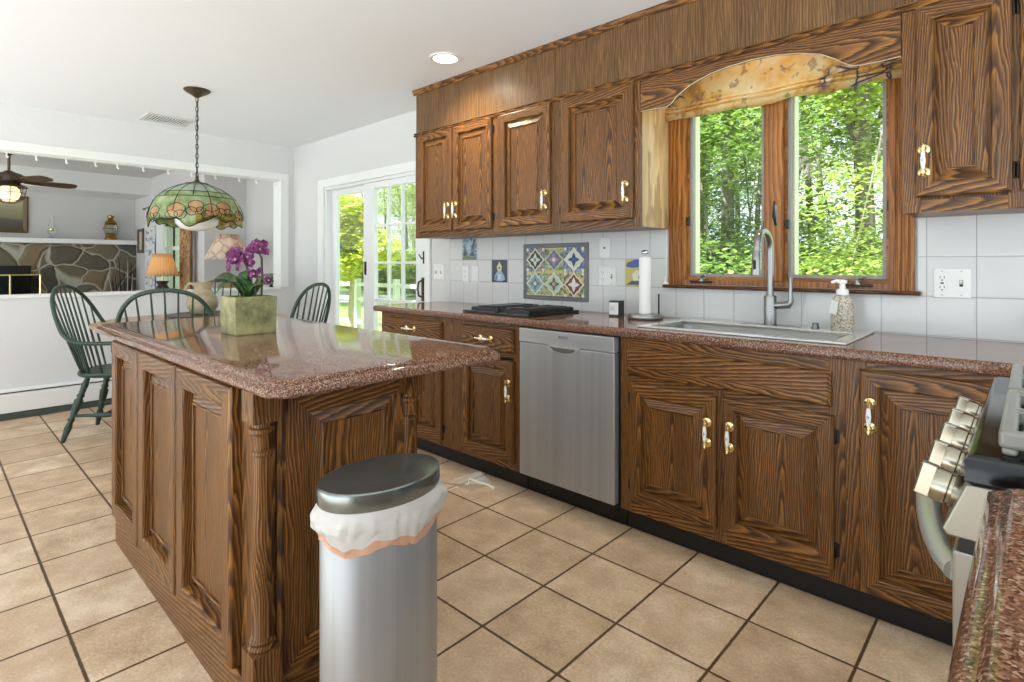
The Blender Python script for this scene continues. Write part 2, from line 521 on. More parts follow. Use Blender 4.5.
def ring_panel(mb, u0, u1, v0, v1, prof, hmat, vmat, cmat=None, back=True):
    """mitred rings: prof = [(inset, out)], rails take hmat, stiles vmat"""
    rings = [[(u0 + d, v0 + d, w), (u1 - d, v0 + d, w), (u1 - d, v1 - d, w), (u0 + d, v1 - d, w)] for d, w in prof]
    b = len(mb.v)
    mb.v += [p for r in rings for p in r]
    for k in range(len(rings) - 1):
        for i in range(4):
            mb.use(hmat if i in (0, 2) else vmat)
            j = (i + 1) % 4
            mb.f.append([b + k * 4 + i, b + k * 4 + j, b + k * 4 + 4 + j, b + k * 4 + 4 + i]); mb.m.append(mb.cur)
    if cmat is not None:
        mb.use(cmat)
        k = (len(rings) - 1) * 4
        mb.f.append([b + k, b + k + 1, b + k + 2, b + k + 3]); mb.m.append(mb.cur)
    if back:
        mb.use(vmat)
        mb.f.append([b + 3, b + 2, b + 1, b]); mb.m.append(mb.cur)

def make_door(parent, u0, u1, v0, v1, base, facing='-y', fw=0.058, hinge=None, handle=None, name='door', bev=0.03, label=None, T=0.02):
    H = OAK['x'] if facing in ('-y', '+y') else OAK['y']
    V = OAK['z']
    fn = frame_map(facing, base)
    mb = MB()
    ring_panel(mb, u0, u1, v0, v1, [(0, 0.0), (0, T - 0.007), (0.004, T - 0.0015), (0.009, T), (fw - 0.010, T), (fw - 0.006, T - 0.0015), (fw - 0.003, T - 0.007), (fw - 0.001, 0.002)], H, V, None)
    d = build(mb.map(fn), name, None, parent)
    if label: d['label'] = label
    mb = MB()
    ring_panel(mb, u0 + fw - 0.003, u1 - fw + 0.003, v0 + fw - 0.003, v1 - fw + 0.003,
               [(0, 0.0), (0, 0.0015), (0.006, 0.0025), (0.006 + bev, 0.0145), (0.007 + bev, 0.0172), (0.011 + bev, 0.0175), (0.0135 + bev, 0.0155), (0.0145 + bev, 0.0095)], H, V, V)
    build(mb.map(fn), 'raised_panel', None, d)
    if hinge:
        for vz in (v0 + 0.07, v1 - 0.07):
            hm = MB()
            u = u0 if hinge == 'l' else u1
            s = -1 if hinge == 'l' else 1
            hm.turn((u + s * 0.004, vz - 0.028, 0.006), (u + s * 0.004, vz + 0.028, 0.006), [(0, 0.0015), (0.06, 0.004), (0.94, 0.004), (1, 0.0015)], 8)
            hm.box(min(u + s * 0.004, u + s * 0.016), max(u + s * 0.004, u + s * 0.016), vz - 0.022, vz + 0.022, 0.0, 0.003)
            build(hm.map(fn), 'hinge', DARKMETAL, d, smooth=40)
    if handle:
        make_handle(d, handle[0], handle[1], base, facing, 'v')
    return d

def make_handle(parent, u, v, base, facing, way='v', w0=0.02, L=0.108):
    """brass bail with two rosettes, finials and a porcelain grip"""
    fn0 = frame_map(facing, base)
    def fn(a, b, w):
        return fn0(u + (a if way == 'v' else b), v + (b if way == 'v' else a), w0 + w)
    h = L / 2 - 0.014
    mb = MB()
    for s in (-1, 1):
        rr = []
        for r, w in ((0.0, 0.0), (0.017, 0.0), (0.018, 0.002), (0.015, 0.004), (0.011, 0.0045), (0.009, 0.007), (0.006, 0.010), (0.005, 0.020), (0.0065, 0.024), (0.0065, 0.029), (0.0, 0.031)):
            rr.append([(max(r, 1e-5) * math.cos(2 * PI * k / 14), s * h + max(r, 1e-5) * math.sin(2 * PI * k / 14), w) for k in range(14)])
        mb.loft(rr)
        mb.turn((0, s * (h - 0.012), 0.0255), (0, s * (h + 0.020), 0.0255), [(0, 0.005), (0.25, 0.0065), (0.5, 0.0055), (0.66, 0.0075), (0.74, 0.003), (0.86, 0.0045), (1, 0.001)], 10)
    mb.turn((0, -h, 0.0255), (0, h, 0.0255), [(0, 0.003), (1, 0.003)], 6)
    hd = build(mb.map(fn), 'handle', BRASS, parent, smooth=50)
    mb = MB().use(PORC)
    mb.turn((0, -h + 0.010, 0.0255), (0, h - 0.010, 0.0255), [(0, 0.005), (0.15, 0.0066), (0.5, 0.0085), (0.85, 0.0066), (1, 0.005)], 12)
    mb.use(BLUE)
    for a, b in ((0, 0.004), (0.0025, 0), (-0.0025, 0), (0, -0.004)):
        mb.sphere((a, b, 0.0333), 0.0020, 6, 4, 1, 1, 0.5)
    g = build(mb.map(fn), 'handle_grip', None, parent, smooth=60)
    g['label'] = 'white porcelain grip with a blue flower'
    return hd

def drawer_front(parent, u0, u1, v0, v1, base, facing='-y', handle=True, name='drawer_front'):
    mb = MB()
    H = OAK['x'] if facing in ('-y', '+y') else OAK['y']
    ring_panel(mb, u0, u1, v0, v1, [(0, 0.0), (0, 0.010), (0.006, 0.0175), (0.011, 0.02)], H, H, H)
    d = build(mb.map(frame_map(facing, base)), name, None, parent)
    if handle:
        make_handle(d, (u0 + u1) / 2, (v0 + v1) / 2, base, facing, 'h', L=0.112)
    return d

YF = 2.16      # face frames of the base cabinets
YU = 2.43      # face frames of the wall cabinets
def base_carcass(t, x0, x1, rails_z, stiles_x, end=None):
    """face frame (stiles + rails), box behind it and the dark toe kick"""
    body = MB()
    # carcass without a top: back, bottom and two sides
    body.slab([x0, x0 + 0.016, x1 - 0.016, x1], [YF + 0.019, YN - 0.03, YN - 0.012], {(1, 0)}, 'z', 0.116, 0.8735)
    body.slab([x0, x1], [YF + 0.019, YN - 0.012], set(), 'z', 0.10, 0.1159)
    build(body, 'body', OAK['z'], t)
    for a, b in stiles_x:
        build(MB().box(a, b, YF, YF + 0.02, 0.10, 0.70 if (a, b) == (-0.925, -0.875) else 0.874), 'face_stile', OAK['z'], t, bevel=0.0015)
    for a, b in rails_z:
        build(MB().box(x0 + 0.02, x1 - 0.02, YF + 0.0005, YF + 0.0195, a, b), 'face_rail', OAK['x'], t)
    build(MB().box(x0 + 0.02, x1 - 0.02, YF + 0.019, YF + 0.021, 0.12, 0.87), 'dark_interior', SLOT, t)
    build(MB().box(x0, x1, YF + 0.060, YF + 0.075, 0.0, 0.10), 'toe_kick', TOEKICK, t)

# --- base cabinet by the slider
t = thing('base_cabinet', 'oak base cabinet with drawer nearest the glass slider, end of the cooktop run', 'cabinet', (-2.88, YF, 0), 'oak base cabinets')
base_carcass(t, -3.25, -2.505, [(0.10, 0.145), (0.695, 0.735), (0.835, 0.874)], [(-3.25, -3.205), (-2.60, -2.505)])
d = drawer_front(t, -3.206, -2.598, 0.727, 0.848, YF)
make_door(t, -3.206, -2.905, 0.135, 0.682, YF, hinge='l', handle=(-2.935, 0.53))
make_door(t, -2.899, -2.598, 0.135, 0.682, YF, hinge='r', handle=(-2.87, 0.53))
# --- base cabinet beside the dishwasher
t = thing('base_cabinet', 'oak base cabinet with one drawer and one door, left of the dishwasher', 'cabinet', (-2.24, YF, 0), 'oak base cabinets')
base_carcass(t, -2.505, -1.967, [(0.10, 0.145), (0.695, 0.735), (0.835, 0.874)], [(-2.505, -2.41), (-2.02, -1.967)])
drawer_front(t, -2.414, -2.006, 0.722, 0.852, YF)
make_door(t, -2.414, -2.006, 0.140, 0.682, YF, hinge='l', handle=(-2.034, 0.525))
# --- sink cabinet
t = thing('sink_cabinet', 'oak sink base cabinet with two doors and a long false drawer front', 'cabinet', (-0.91, YF, 0), 'oak base cabinets')
base_carcass(t, -1.354, -0.468, [(0.10, 0.15), (0.675, 0.735), (0.825, 0.874)], [(-1.354, -1.30), (-0.925, -0.875), (-0.52, -0.468)])
drawer_front(t, -1.318, -0.508, 0.706, 0.828, YF, handle=False, name='false_drawer_front')
make_door(t, -1.300, -0.913, 0.152, 0.676, YF, hinge='l', handle=(-0.945, 0.530))
make_door(t, -0.886, -0.500, 0.145, 0.676, YF, hinge='r', handle=(-0.856, 0.530))
# --- corner cabinet behind the range
t = thing('corner_cabinet', 'oak corner base cabinet with one tall door behind the range knobs', 'cabinet', (-0.2, YF, 0), 'oak base cabinets')
base_carcass(t, -0.468, 0.55, [(0.10, 0.125), (0.845, 0.874)], [(-0.468, -0.405), (-0.02, 0.55)])
make_door(t, -0.425, 0.03, 0.108, 0.848, YF, fw=0.062, bev=0.042, handle=(-0.392, 0.70))

# --- dishwasher
t = thing('dishwasher', 'stainless steel dishwasher between the oak base cabinets', 'dishwasher', (-1.655, YF, 0))
build(MB().box(-1.963, -1.358, YF + 0.012, YN - 0.02, 0.10, 0.872), 'tub', BLACK, t)
DX0, DX1 = -1.948, -1.372
mb = MB()
pk = [(-0.10 + 0.20 * k / 12, -0.038 * math.sqrt(max(0, 1 - ((k - 6) / 6) ** 2)) * 0.92) for k in range(13)]
cx = (DX0 + DX1) / 2
YD = YF - 0.028
mb.box(DX0, DX1, YD, YF + 0.012, 0.112, 0.795)
build(mb, 'door', STEEL, t, bevel=0.004)
mb = MB().box(DX0, DX1, YD - 0.003, YF + 0.012, 0.798, 0.868)
cp = build(mb, 'control_panel', STEELX, t, bevel=0.003)
mb = MB().prism([(cx - 0.095, 0.799)] + [(cx + a, 0.797 + b) for a, b in pk] + [(cx + 0.095, 0.799)], 'y', YD - 0.0035, YD + 0.01)
hn = build(mb, 'pocket_handle', plain('pale_steel', srgb(214, 214, 212), 0.3, 0.6), t, bevel=0.001)
mb = MB().prism([(cx - 0.07, 0.791)] + [(cx + a * 0.74, 0.789 + b * 0.62) for a, b in pk] + [(cx + 0.07, 0.791)], 'y', YD - 0.006, YD - 0.002)
build(mb, 'pocket', plain('pocket_steel', srgb(150, 150, 148), 0.35, 0.8), hn)
build(MB().box(-1.963, -1.358, YF + 0.060, YF + 0.075, 0.0, 0.10), 'toe_kick', BLACK, t)

def lettering(txt, size, loc, rot, mat, parent, name='lettering', extr=0.0004):
    cu = bpy.data.curves.new(name, 'FONT')
    cu.body = txt; cu.size = size; cu.extrude = extr
    cu.align_x = 'CENTER'; cu.align_y = 'CENTER'
    tmp = bpy.data.objects.new(name + '_tmp', cu)
    COL.objects.link(tmp)
    dg = bpy.context.evaluated_depsgraph_get()
    me = bpy.data.meshes.new_from_object(tmp.evaluated_get(dg))
    bpy.data.objects.remove(tmp)
    me.name = name
    M = Matrix.Translation(Vector(loc) - ORG[parent]) @ rot.to_4x4()
    me.transform(M)
    me.materials.clear(); me.materials.append(mat)
    o = bpy.data.objects.new(name, me)
    link(o, parent)
    ORG[o] = ORG[parent]
    return o
FACE_S = Matrix.Rotation(PI / 2, 3, 'X')     # text that faces -Y
lettering('BOSCH', 0.017, (cx, YD - 0.0035, 0.842), FACE_S, SLOT, cp)

# --- wall cabinets
ZB, ZT = 1.385, 2.12
def wall_carcass(t, x0, x1, stiles_x, end_left=False):
    build(MB().box(x0, x1, YU + 0.018, YN - 0.002, ZB, ZT), 'body', OAK['z'], t)
    for a, b in stiles_x:
        build(MB().box(a, b, YU, YU + 0.02, ZB - 0.004, ZT), 'face_stile', OAK['z'], t, bevel=0.0015)
    for a, b in ((ZB - 0.004, 1.425), (2.095, ZT)):
        build(MB().box(x0 + 0.015, x1 - 0.015, YU + 0.0005, YU + 0.0195, a, b), 'face_rail', OAK['x'], t)
t = thing('wall_cabinet', 'oak wall cabinet with a pair of doors, nearest the glass slider', 'cabinet', (-2.82, YU, ZB), 'oak wall cabinets')
wall_carcass(t, -3.23, -2.412, [(-3.23, -3.16), (-2.835, -2.79), (-2.455, -2.412)])
make_door(t, -3.175, -2.822, 1.420, 2.105, YU, hinge='l', handle=(-2.855, 1.555), fw=0.052)
make_door(t, -2.806, -2.445, 1.420, 2.105, YU, hinge='r', handle=(-2.775, 1.555), fw=0.052)
t = thing('wall_cabinet', 'single door oak wall cabinet above the cooktop mural', 'cabinet', (-2.17, YU, ZB), 'oak wall cabinets')
wall_carcass(t, -2.412, -1.935, [(-2.412, -2.362), (-1.985, -1.935)])
make_door(t, -2.380, -1.978, 1.425, 2.105, YU, hinge='l', handle=(-2.012, 1.560), fw=0.055)
t = thing('wall_cabinet', 'oak wall cabinet with one wide door, beside the window', 'cabinet', (-1.67, YU, ZB), 'oak wall cabinets')
wall_carcass(t, -1.935, -1.415, [(-1.935, -1.88), (-1.46, -1.415)])
build(MB().box(-1.4155, -1.4125, YU + 0.02, YN - 0.003, ZB, ZT - 0.005), 'end_panel', LITOAK, t)
make_door(t, -1.900, -1.447, 1.425, 2.105, YU, hinge='l', handle=(-1.486, 1.560), fw=0.06)
t = thing('wall_cabinet', 'oak wall cabinet right of the window, highest and nearest door in view', 'cabinet', (-0.02, YU, ZB), 'oak wall cabinets')
wall_carcass(t, -0.347, 0.31, [(-0.347, -0.29), (-0.06, -0.01), (0.27, 0.31)])
make_door(t, -0.306, -0.050, 1.435, 2.105, YU, hinge='r', handle=(-0.280, 1.560), fw=0.055)
make_door(t, -0.032, 0.280, 1.435, 2.105, YU, hinge='l', fw=0.055)

# --- soffit above the wall cabinets
mb = MB().use(VENEER)
mb.box(-3.225, -1.953, YU + 0.002, YN - 0.001, 2.125, 2.438)
mb.box(-1.950, -1.40, YU + 0.002, YN - 0.001, 2.125, 2.438)
mb.box(-1.3995, -0.36, YU + 0.002, YU + 0.02, 2.112, 2.438)
mb.box(-0.3595, -0.30, YU + 0.002, YN - 0.001, 2.125, 2.438)
mb.box(-0.297, 0.55, YU + 0.002, YN - 0.001, 2.125, 2.438)
struct('trim_soffit_panel', mb, bevel=0.001)
def moulding(prof, x0, x1, y, z):
    m = MB()
    m.loft([[(x, y - a, z + b) for a, b in prof] for x in (x0, x1)])
    return m
mb = moulding([(0, 0), (0.006, 0.0), (0.012, 0.008), (0.013, 0.014), (0.020, 0.024), (0.022, 0.034), (0, 0.034)], -3.245, 0.55, YU + 0.002, 2.404)
struct('trim_crown', mb, OAK['x'])
mb = moulding([(0, 0), (0.010, 0.0), (0.013, 0.004), (0.013, 0.010), (0.007, 0.014), (0.012, 0.020), (0.008, 0.026), (0, 0.026)], -3.238, 0.55, YU, 2.106)
struct('trim_cabinet_top', mb, OAK['x'])

# --- arched valance between the wall cabinets
vb = [(-1.412, 1.953), (-1.275, 1.949), (-1.25, 1.960), (-1.224, 1.988), (-1.15, 2.030), (-1.056, 2.058), (-0.98, 2.068), (-0.88, 2.074), (-0.78, 2.069), (-0.684, 2.051), (-0.611, 2.028), (-0.559, 1.996), (-0.53, 1.972), (-0.505, 1.958), (-0.476, 1.952), (-0.412, 1.951), (-0.350, 1.953)]
t = thing('window_valance', 'oak valance board with an arched cutout above the kitchen window', 'valance', (-0.88, YU, 1.95))
mb = MB()
vv = vb
rings = []
for k in range(len(vv)):
    x, z = vv[k]
    rings.append([(x, YU, z), (x, YU, 2.107), (x, YU + 0.02, 2.107), (x, YU + 0.02, z)])
mb.loft(rings)
build(mb, 'board', OAK['x'], t)
mb = MB()
mb.tube([(x, YU + 0.004, z + 0.001) for x, z in vv], 0.0035, 6)
build(mb, 'edge_bead', plain('pale_edge', srgb(226, 214, 196), 0.4), t, smooth=60)

# ================================================================== countertops
mb = MB()
XC0 = -3.32
mb.slab([XC0, -1.285, -0.50, 0.62], [2.13, 2.245, 2.665, YN - 0.009], {(1, 1)}, 'z', 0.874, 0.914)
tag(build(mb, 'countertop', GRANITE, bevel=0.014, seg=4), 'long polished brown granite counter under the kitchen window', 'countertop')
OGEE = ((0.012, -0.0385), (0.004, -0.0375), (0.0, -0.032), (0.0, -0.025), (0.003, -0.018), (0.009, -0.013), (0.017, -0.011), (0.019, -0.008), (0.0215, -0.0035), (0.026, -0.001), (0.031, 0.0))
mb = MB().loft([[(-0.047 + d, -0.9, 0.914 + h), (0.62, -0.9, 0.914 + h), (0.62, 0.988 - d, 0.914 + h), (-0.037 + d, 0.988 - d, 0.914 + h), (-0.047 + d, 0.978 - d, 0.914 + h)] for d, h in OGEE])
t = thing('east_base_cabinet', 'oak base cabinet under the near granite counter at the right edge', 'cabinet', (0.3, 0.2, 0))
build(MB().box(0.0, 0.62, -0.9, 0.98, 0.10, 0.872), 'body', OAK['z'], t)
build(MB().box(0.07, 0.62, -0.9, 0.98, 0.0, 0.10), 'toe_kick', TOEKICK, t)
GRANITE_NEAR = GRANITE
tag(build(mb, 'countertop', GRANITE, smooth=32), 'near brown granite counter with a bright edge at the lower right corner', 'countertop')

# ================================================================== sink, faucet and things on the counter
t = thing('kitchen_sink', 'stainless steel drop-in sink under the window', 'sink', (-0.89, 2.45, 0.914))
mb = MB()
mb.slab([-1.305, -1.255, -0.53, -0.478], [2.215, 2.262, 2.575, 2.695], {(1, 1)}, 'z', 0.9143, 0.9215)
build(mb, 'rim', steel('sink_rim_steel', 'x', srgb(234, 235, 235), 0.20, 0.06, metal=0.6), t, bevel=0.003)
mb = MB()
def rr_ring(x0, x1, y0, y1, r, z, n=6):
    pts = []
    for cx_, cy_, a0 in ((x1 - r, y1 - r, 0), (x0 + r, y1 - r, 90), (x0 + r, y0 + r, 180), (x1 - r, y0 + r, 270)):
        for k in range(n + 1):
            a = math.radians(a0 + 90 * k / n)
            pts.append((cx_ + r * math.cos(a), cy_ + r * math.sin(a), z))
    return pts
mb.loft([rr_ring(-1.256, -0.529, 2.261, 2.576, 0.012, 0.918), rr_ring(-1.245, -0.54, 2.272, 2.565, 0.05, 0.905), rr_ring(-1.235, -0.55, 2.282, 2.555, 0.06, 0.74), rr_ring(-1.205, -0.58, 2.312, 2.525, 0.05, 0.725)], True, False, True)
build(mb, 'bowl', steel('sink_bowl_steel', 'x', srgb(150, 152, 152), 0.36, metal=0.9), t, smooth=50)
build(MB().lathe([(0, 0.726), (0.045, 0.726), (0.045, 0.729), (0.02, 0.7285), (0, 0.728)], (-0.89, 2.42, 0)), 'drain', CHROME, t, smooth=40)
build(MB().lathe([(0.015, 0.92), (0.016, 0.926), (0.012, 0.935), (0.013, 0.945), (0, 0.947)], (-0.685, 2.64, 0), 16), 'air_gap_cap', plain('air_gap', srgb(120, 120, 118), 0.3, 0.8), t, smooth=50)

FX, FY = -0.866, 2.625
t = thing('kitchen_faucet', 'tall brushed gooseneck pull-down faucet on the sink deck', 'faucet', (FX, FY, 0.92))
mb = MB().lathe([(0.0, 0.92), (0.030, 0.92), (0.031, 0.926), (0.0265, 0.930), (0.0265, 1.052), (0.024, 1.057), (0.0, 1.057)], (FX, FY, 0), 24)
build(mb, 'body', NICKEL, t, smooth=40)
mb = MB().loft([rr_ring(FX - 0.125, FX + 0.125, FY - 0.03, FY + 0.03, 0.029, z) for z in (0.9195, 0.924)])
build(mb, 'deck_plate', NICKEL, t, smooth=40)
R = 0.0825
path = [(FX, FY, 1.05), (FX, FY, 1.15), (FX, FY, 1.262)]
for k in range(1, 14):
    a = PI * k / 14 * 1.06
    path.append((FX, FY - R + R * math.cos(a), 1.262 + R * math.sin(a)))
path.append((FX, FY - 2 * R - 0.004, 1.245))
build(MB().tube(path, 0.0148, 14), 'gooseneck', NICKEL, t, smooth=60)
mb = MB().turn((FX, FY - 2 * R - 0.003, 1.252), (FX, FY - 2 * R - 0.014, 1.150), [(0, 0.0150), (0.05, 0.0175), (0.5, 0.0185), (0.93, 0.0205), (1, 0.0195), (1.001, 0.001)], 16)
sh = build(mb, 'spray_head', NICKEL, t, smooth=40)
build(MB().box(FX - 0.006, FX + 0.006, FY - 2 * R - 0.031, FY - 2 * R - 0.0255, 1.175, 1.215), 'spray_button', SLOT, sh, bevel=0.002)
mb = MB().tube([(FX + 0.02, FY, 1.012), (FX + 0.05, FY, 1.015), (FX + 0.082, FY, 1.02)], [0.0165, 0.016, 0.0175], 14)
mb.tube([(FX + 0.076, FY, 1.015), (FX + 0.088, FY, 1.035), (FX + 0.085, FY, 1.07), (FX + 0.086, FY, 1.115), (FX + 0.089, FY, 1.140)], [0.0135, 0.0125, 0.0085, 0.0105, 0.0125], 12)
build(mb, 'lever', NICKEL, t, smooth=50)

# soap bottle
bx, by = -0.578, 2.620
t = thing('soap_dispenser', 'clear patterned pump soap bottle on the right of the sink', 'soap bottle', (bx, by, 0.92))
def soap_patt(tt):
    n = tt.noise(tt.obj(), 150, 3)
    return tt.ramp(n, [(0.36, srgb(160, 140, 104)), (0.48, srgb(214, 204, 184)), (0.60, srgb(238, 234, 224))])
SOAP = translucent('soap_bottle_film', None, 0.35, 0.12, 0, soap_patt)
mb = MB().lathe([(0, 0.92), (0.038, 0.92), (0.043, 0.925), (0.043, 0.99), (0.0425, 1.02), (0.036, 1.055), (0.024, 1.068), (0.022, 1.072)], (bx, by, 0), 24, 'z', 1, 0.7)
build(mb, 'bottle', SOAP, t, smooth=50)
mb = MB().lathe([(0.022, 1.070), (0.024, 1.072), (0.024, 1.088), (0.020, 1.094), (0.012, 1.097), (0.011, 1.118), (0.018, 1.119), (0.018, 1.132), (0.004, 1.135), (0, 1.135)], (bx, by, 0), 20)
mb.tube([(bx, by, 1.127), (bx - 0.02, by - 0.012, 1.128), (bx - 0.036, by - 0.022, 1.122)], [0.008, 0.007, 0.006], 8)
build(mb, 'pump', PORC, t, smooth=40)
mb = MB().obox((bx - 0.024, by - 0.034, 1.02), 0.030, 0.003, 0.055, Matrix.Rotation(-0.3, 3, 'Z') @ Matrix.Rotation(0.18, 3, 'Y'))
build(mb, 'hang_tag', plain('tag_white', srgb(232, 230, 224), 0.6), t)

# paper towel holder and roll
px_, py_ = -1.470, 2.575
t = thing('paper_towel_holder', 'steel upright paper towel holder left of the sink', 'towel holder', (px_, py_, 0.914))
mb = MB().lathe([(0, 0.914), (0.086, 0.914), (0.089, 0.918), (0.089, 0.934), (0.084, 0.940), (0.02, 0.942), (0, 0.942)], (px_, py_, 0), 32)
build(mb, 'base', NICKEL, t, smooth=40)
mb = MB().tube([(px_, py_, 0.94), (px_, py_, 1.25)], 0.006, 10)
mb.lathe([(0.006, 1.238), (0.010, 1.241), (0.008, 1.245), (0.019, 1.251), (0.021, 1.259), (0.015, 1.269), (0, 1.272)], (px_, py_, 0), 18)
build(mb, 'post', CHROME, t, smooth=50)
mb = MB().tube([(px_ + 0.062, py_ + 0.03, 0.93), (px_ + 0.062, py_ + 0.03, 1.045)], 0.0045, 8)
build(mb, 'tension_arm', DARKMETAL, t, smooth=50)
mb = MB()
rings = []
for r, z in ((0.008, 0.943), (0.031, 0.943), (0.031, 1.234), (0.008, 1.234), (0.008, 0.943)):
    rings.append([(px_ + r * math.cos(2 * PI * k / 28), py_ + r * math.sin(2 * PI * k / 28), z) for k in range(28)])
mb.loft(rings, True, False, False)
tag(build(mb, 'paper_towel_roll', PAPER, smooth=40), 'slim white paper towel roll on the steel holder', 'paper towel')

# small black box with a white front
t = thing('small_carton', 'small dark box with a white front, by the paper towel holder', 'box', (-1.665, 2.61, 0.914))
M = Matrix.Rotation(0.10, 3, 'Z')
build(MB().obox((-1.665, 2.61, 0.914 + 0.0425), 0.062, 0.062, 0.085, M), 'body', plain('carton_black', srgb(40, 40, 44), 0.3), t, bevel=0.001)
cf = build(MB().obox(Vector((-1.665, 2.61, 0.9565)) + M @ Vector((-0.001, -0.0318, 0)), 0.054, 0.001, 0.066, M), 'front_label', PLATE, t)
mb = MB()
for k, w in enumerate((0.026, 0.018, 0.022)):
    mb.obox(Vector((-1.665, 2.61, 0.965 - k * 0.008)) + M @ Vector((-0.010, -0.0325, 0)), w, 0.0005, 0.002, M)
build(mb, 'print_lines', plain('print_grey', srgb(120, 120, 120), 0.5), cf)

# ================================================================== cooktop
t = thing('cooktop', 'low black downdraft cooktop on the granite under the tile mural', 'cooktop', (-2.21, 2.44, 0.914))
KX0, KX1, KY0, KY1 = -2.475, -1.955, 2.205, 2.665
build(MB().loft([[(KX0 + d, KY0 + d, z), (KX1 - d, KY0 + d, z), (KX1 - d, KY1 - d, z), (KX0 + d, KY1 - d, z)] for d, z in ((0.01, 0.9138), (0, 0.917), (0.003, 0.926), (0.02, 0.929))]), 'base_pan', GLOSSBLACK, t)
for (a, b, c_, d_) in ((KX0 + 0.03, KX0 + 0.225, KY0 + 0.045, KY1 - 0.02), (KX1 - 0.225, KX1 - 0.03, KY0 + 0.045, KY1 - 0.02)):
    g = MB()
    g.loft([[(a + q, c_ + q, z), (b - q, c_ + q, z), (b - q, d_ - q, z), (a + q, d_ - q, z)] for q, z in ((0, 0.927), (0.0, 0.940), (0.006, 0.946), (0.014, 0.946))])
    gg = build(g, 'grill_cover', plain('cooktop_black', srgb(22, 24, 26), 0.35), t)
    fin = MB()
    for k in range(9):
        x = a + 0.03 + k * (b - a - 0.06) / 8
        fin.box(x - 0.004, x + 0.004, c_ + 0.03, d_ - 0.03, 0.945, 0.951)
    build(fin, 'grate_bars', GLOSSBLACK, gg, bevel=0.001)
mb = MB()
mb.box(-2.245, -2.185, KY0 + 0.13, KY1 - 0.03, 0.927, 0.938)
for k in range(10):
    y = KY0 + 0.15 + k * 0.026
    mb.box(-2.24, -2.19, y, y + 0.012, 0.937, 0.944)
build(mb, 'downdraft_vent', GLOSSBLACK, t)
for k, y in enumerate((KY0 + 0.03, KY0 + 0.075, KY0 + 0.115)):
    build(MB().lathe([(0.017, 0.927), (0.017, 0.931), (0.0125, 0.934), (0.0115, 0.948), (0, 0.949)], (-2.215, y, 0), 14), 'control_knob', plain('knob_dark_%d' % k, srgb(52, 54, 58), 0.25, 0.4), t, smooth=40)

# ================================================================== wall plates and tiles on the backsplash
YS = YN - 0.009
def receptacle(mb, x, z):
    mb.use(PLATE).prism([(x + 0.0165 * a, z + 0.0145 * b) for a, b in ((-1, -0.6), (-0.7, -1), (0.7, -1), (1, -0.6), (1, 0.6), (0.7, 1), (-0.7, 1), (-1, 0.6))], 'y', YS - 0.0075, YS - 0.004)
    mb.use(SLOT)
    for sx_ in (-0.0065, 0.0065):
        mb.box(x + sx_ - 0.001, x + sx_ + 0.001, YS - 0.0078, YS - 0.006, z - 0.001, z + 0.008)
    mb.lathe([(0, -0.0002), (0.0028, -0.0002), (0.0028, 0.001)], (x, YS - 0.0076, z - 0.0075), 8, 'y')
def plate(label, cat, x0, x1, z0, z1, kinds, y=None):
    global YS
    if y: YS = y
    t = thing('outlet_plate' if cat == 'outlet' else 'switch_plate', label, cat, ((x0 + x1) / 2, YS, z0))
    mb = MB().loft([[(x0 + d, YS - w, z0 + d), (x1 - d, YS - w, z0 + d), (x1 - d, YS - w, z1 - d), (x0 + d, YS - w, z1 - d)] for d, w in ((0, 0.0), (0, 0.003), (0.003, 0.0055), (0.005, 0.006))])
    build(mb, 'plate', PLATE, t)
    n = len(kinds)
    for k, kd in enumerate(kinds):
        x = x0 + (x1 - x0) * (k + 0.5) / n
        zc = (z0 + z1) / 2
        mb = MB()
        if kd == 'r':
            receptacle(mb, x, zc + 0.0195); receptacle(mb, x, zc - 0.0195)
            build(mb, 'receptacle', None, t)
        elif kd == 'g':
            mb.use(PLATE).box(x - 0.0165, x + 0.0165, YS - 0.0060, YS - 0.004, zc - 0.034, zc + 0.034)
            receptacle(mb, x, zc + 0.019); receptacle(mb, x, zc - 0.019)
            mb.v = [(a, b - 0.0012, c) for a, b, c in mb.v]
            mb.use(SLOT).box(x - 0.005, x + 0.005, YS - 0.011, YS - 0.009, zc - 0.003, zc + 0.003)
            build(mb, 'receptacle', None, t)
        elif kd == 's':
            mb.use(SLOT).box(x - 0.0055, x + 0.0055, YS - 0.0066, YS - 0.005, zc - 0.0125, zc + 0.0125)
            mb.use(PLATE).obox((x, YS - 0.010, zc + 0.003), 0.008, 0.016, 0.010, Matrix.Rotation(-0.5, 3, 'X'))
            build(mb, 'toggle', None, t)
        elif kd == 'p':
            mb.use(PLATE).box(x - 0.0165, x + 0.0165, YS - 0.0075, YS - 0.004, zc - 0.034, zc + 0.034)
            mb.use(SLOT).box(x - 0.0170, x + 0.0170, YS - 0.0062, YS - 0.004, zc - 0.0345, zc + 0.0345)
            build(mb, 'rocker', None, t)
        elif kd == 'j':
            mb.use(PLATE).box(x - 0.009, x + 0.009, YS - 0.0072, YS - 0.004, zc - 0.009, zc + 0.009)
            mb.use(SLOT).box(x - 0.006, x + 0.006, YS - 0.0078, YS - 0.006, zc - 0.005, zc + 0.006)
            build(mb, 'jack', None, t)
        if kd != 'j':
            s = MB()
            for zz in (zc + 0.046, zc - 0.046):
                s.lathe([(0, -0.0003), (0.0028, -0.0003), (0.0028, 0.001)], (x, YS - 0.0062, zz), 8, 'y')
            build(s, 'screw', NICKEL, t)
    return t
plate('white outlet and toggle plate on the tile right of the window', 'outlet', -0.288, -0.172, 1.067, 1.183, 'gs')
plate('white jack plate on the tile, above a wider outlet plate', 'outlet', -1.858, -1.782, 1.232, 1.352, 'j')
plate('white outlet and switch plate between the tile mural and the paper towels', 'outlet', -1.862, -1.742, 1.072, 1.184, 'rs')
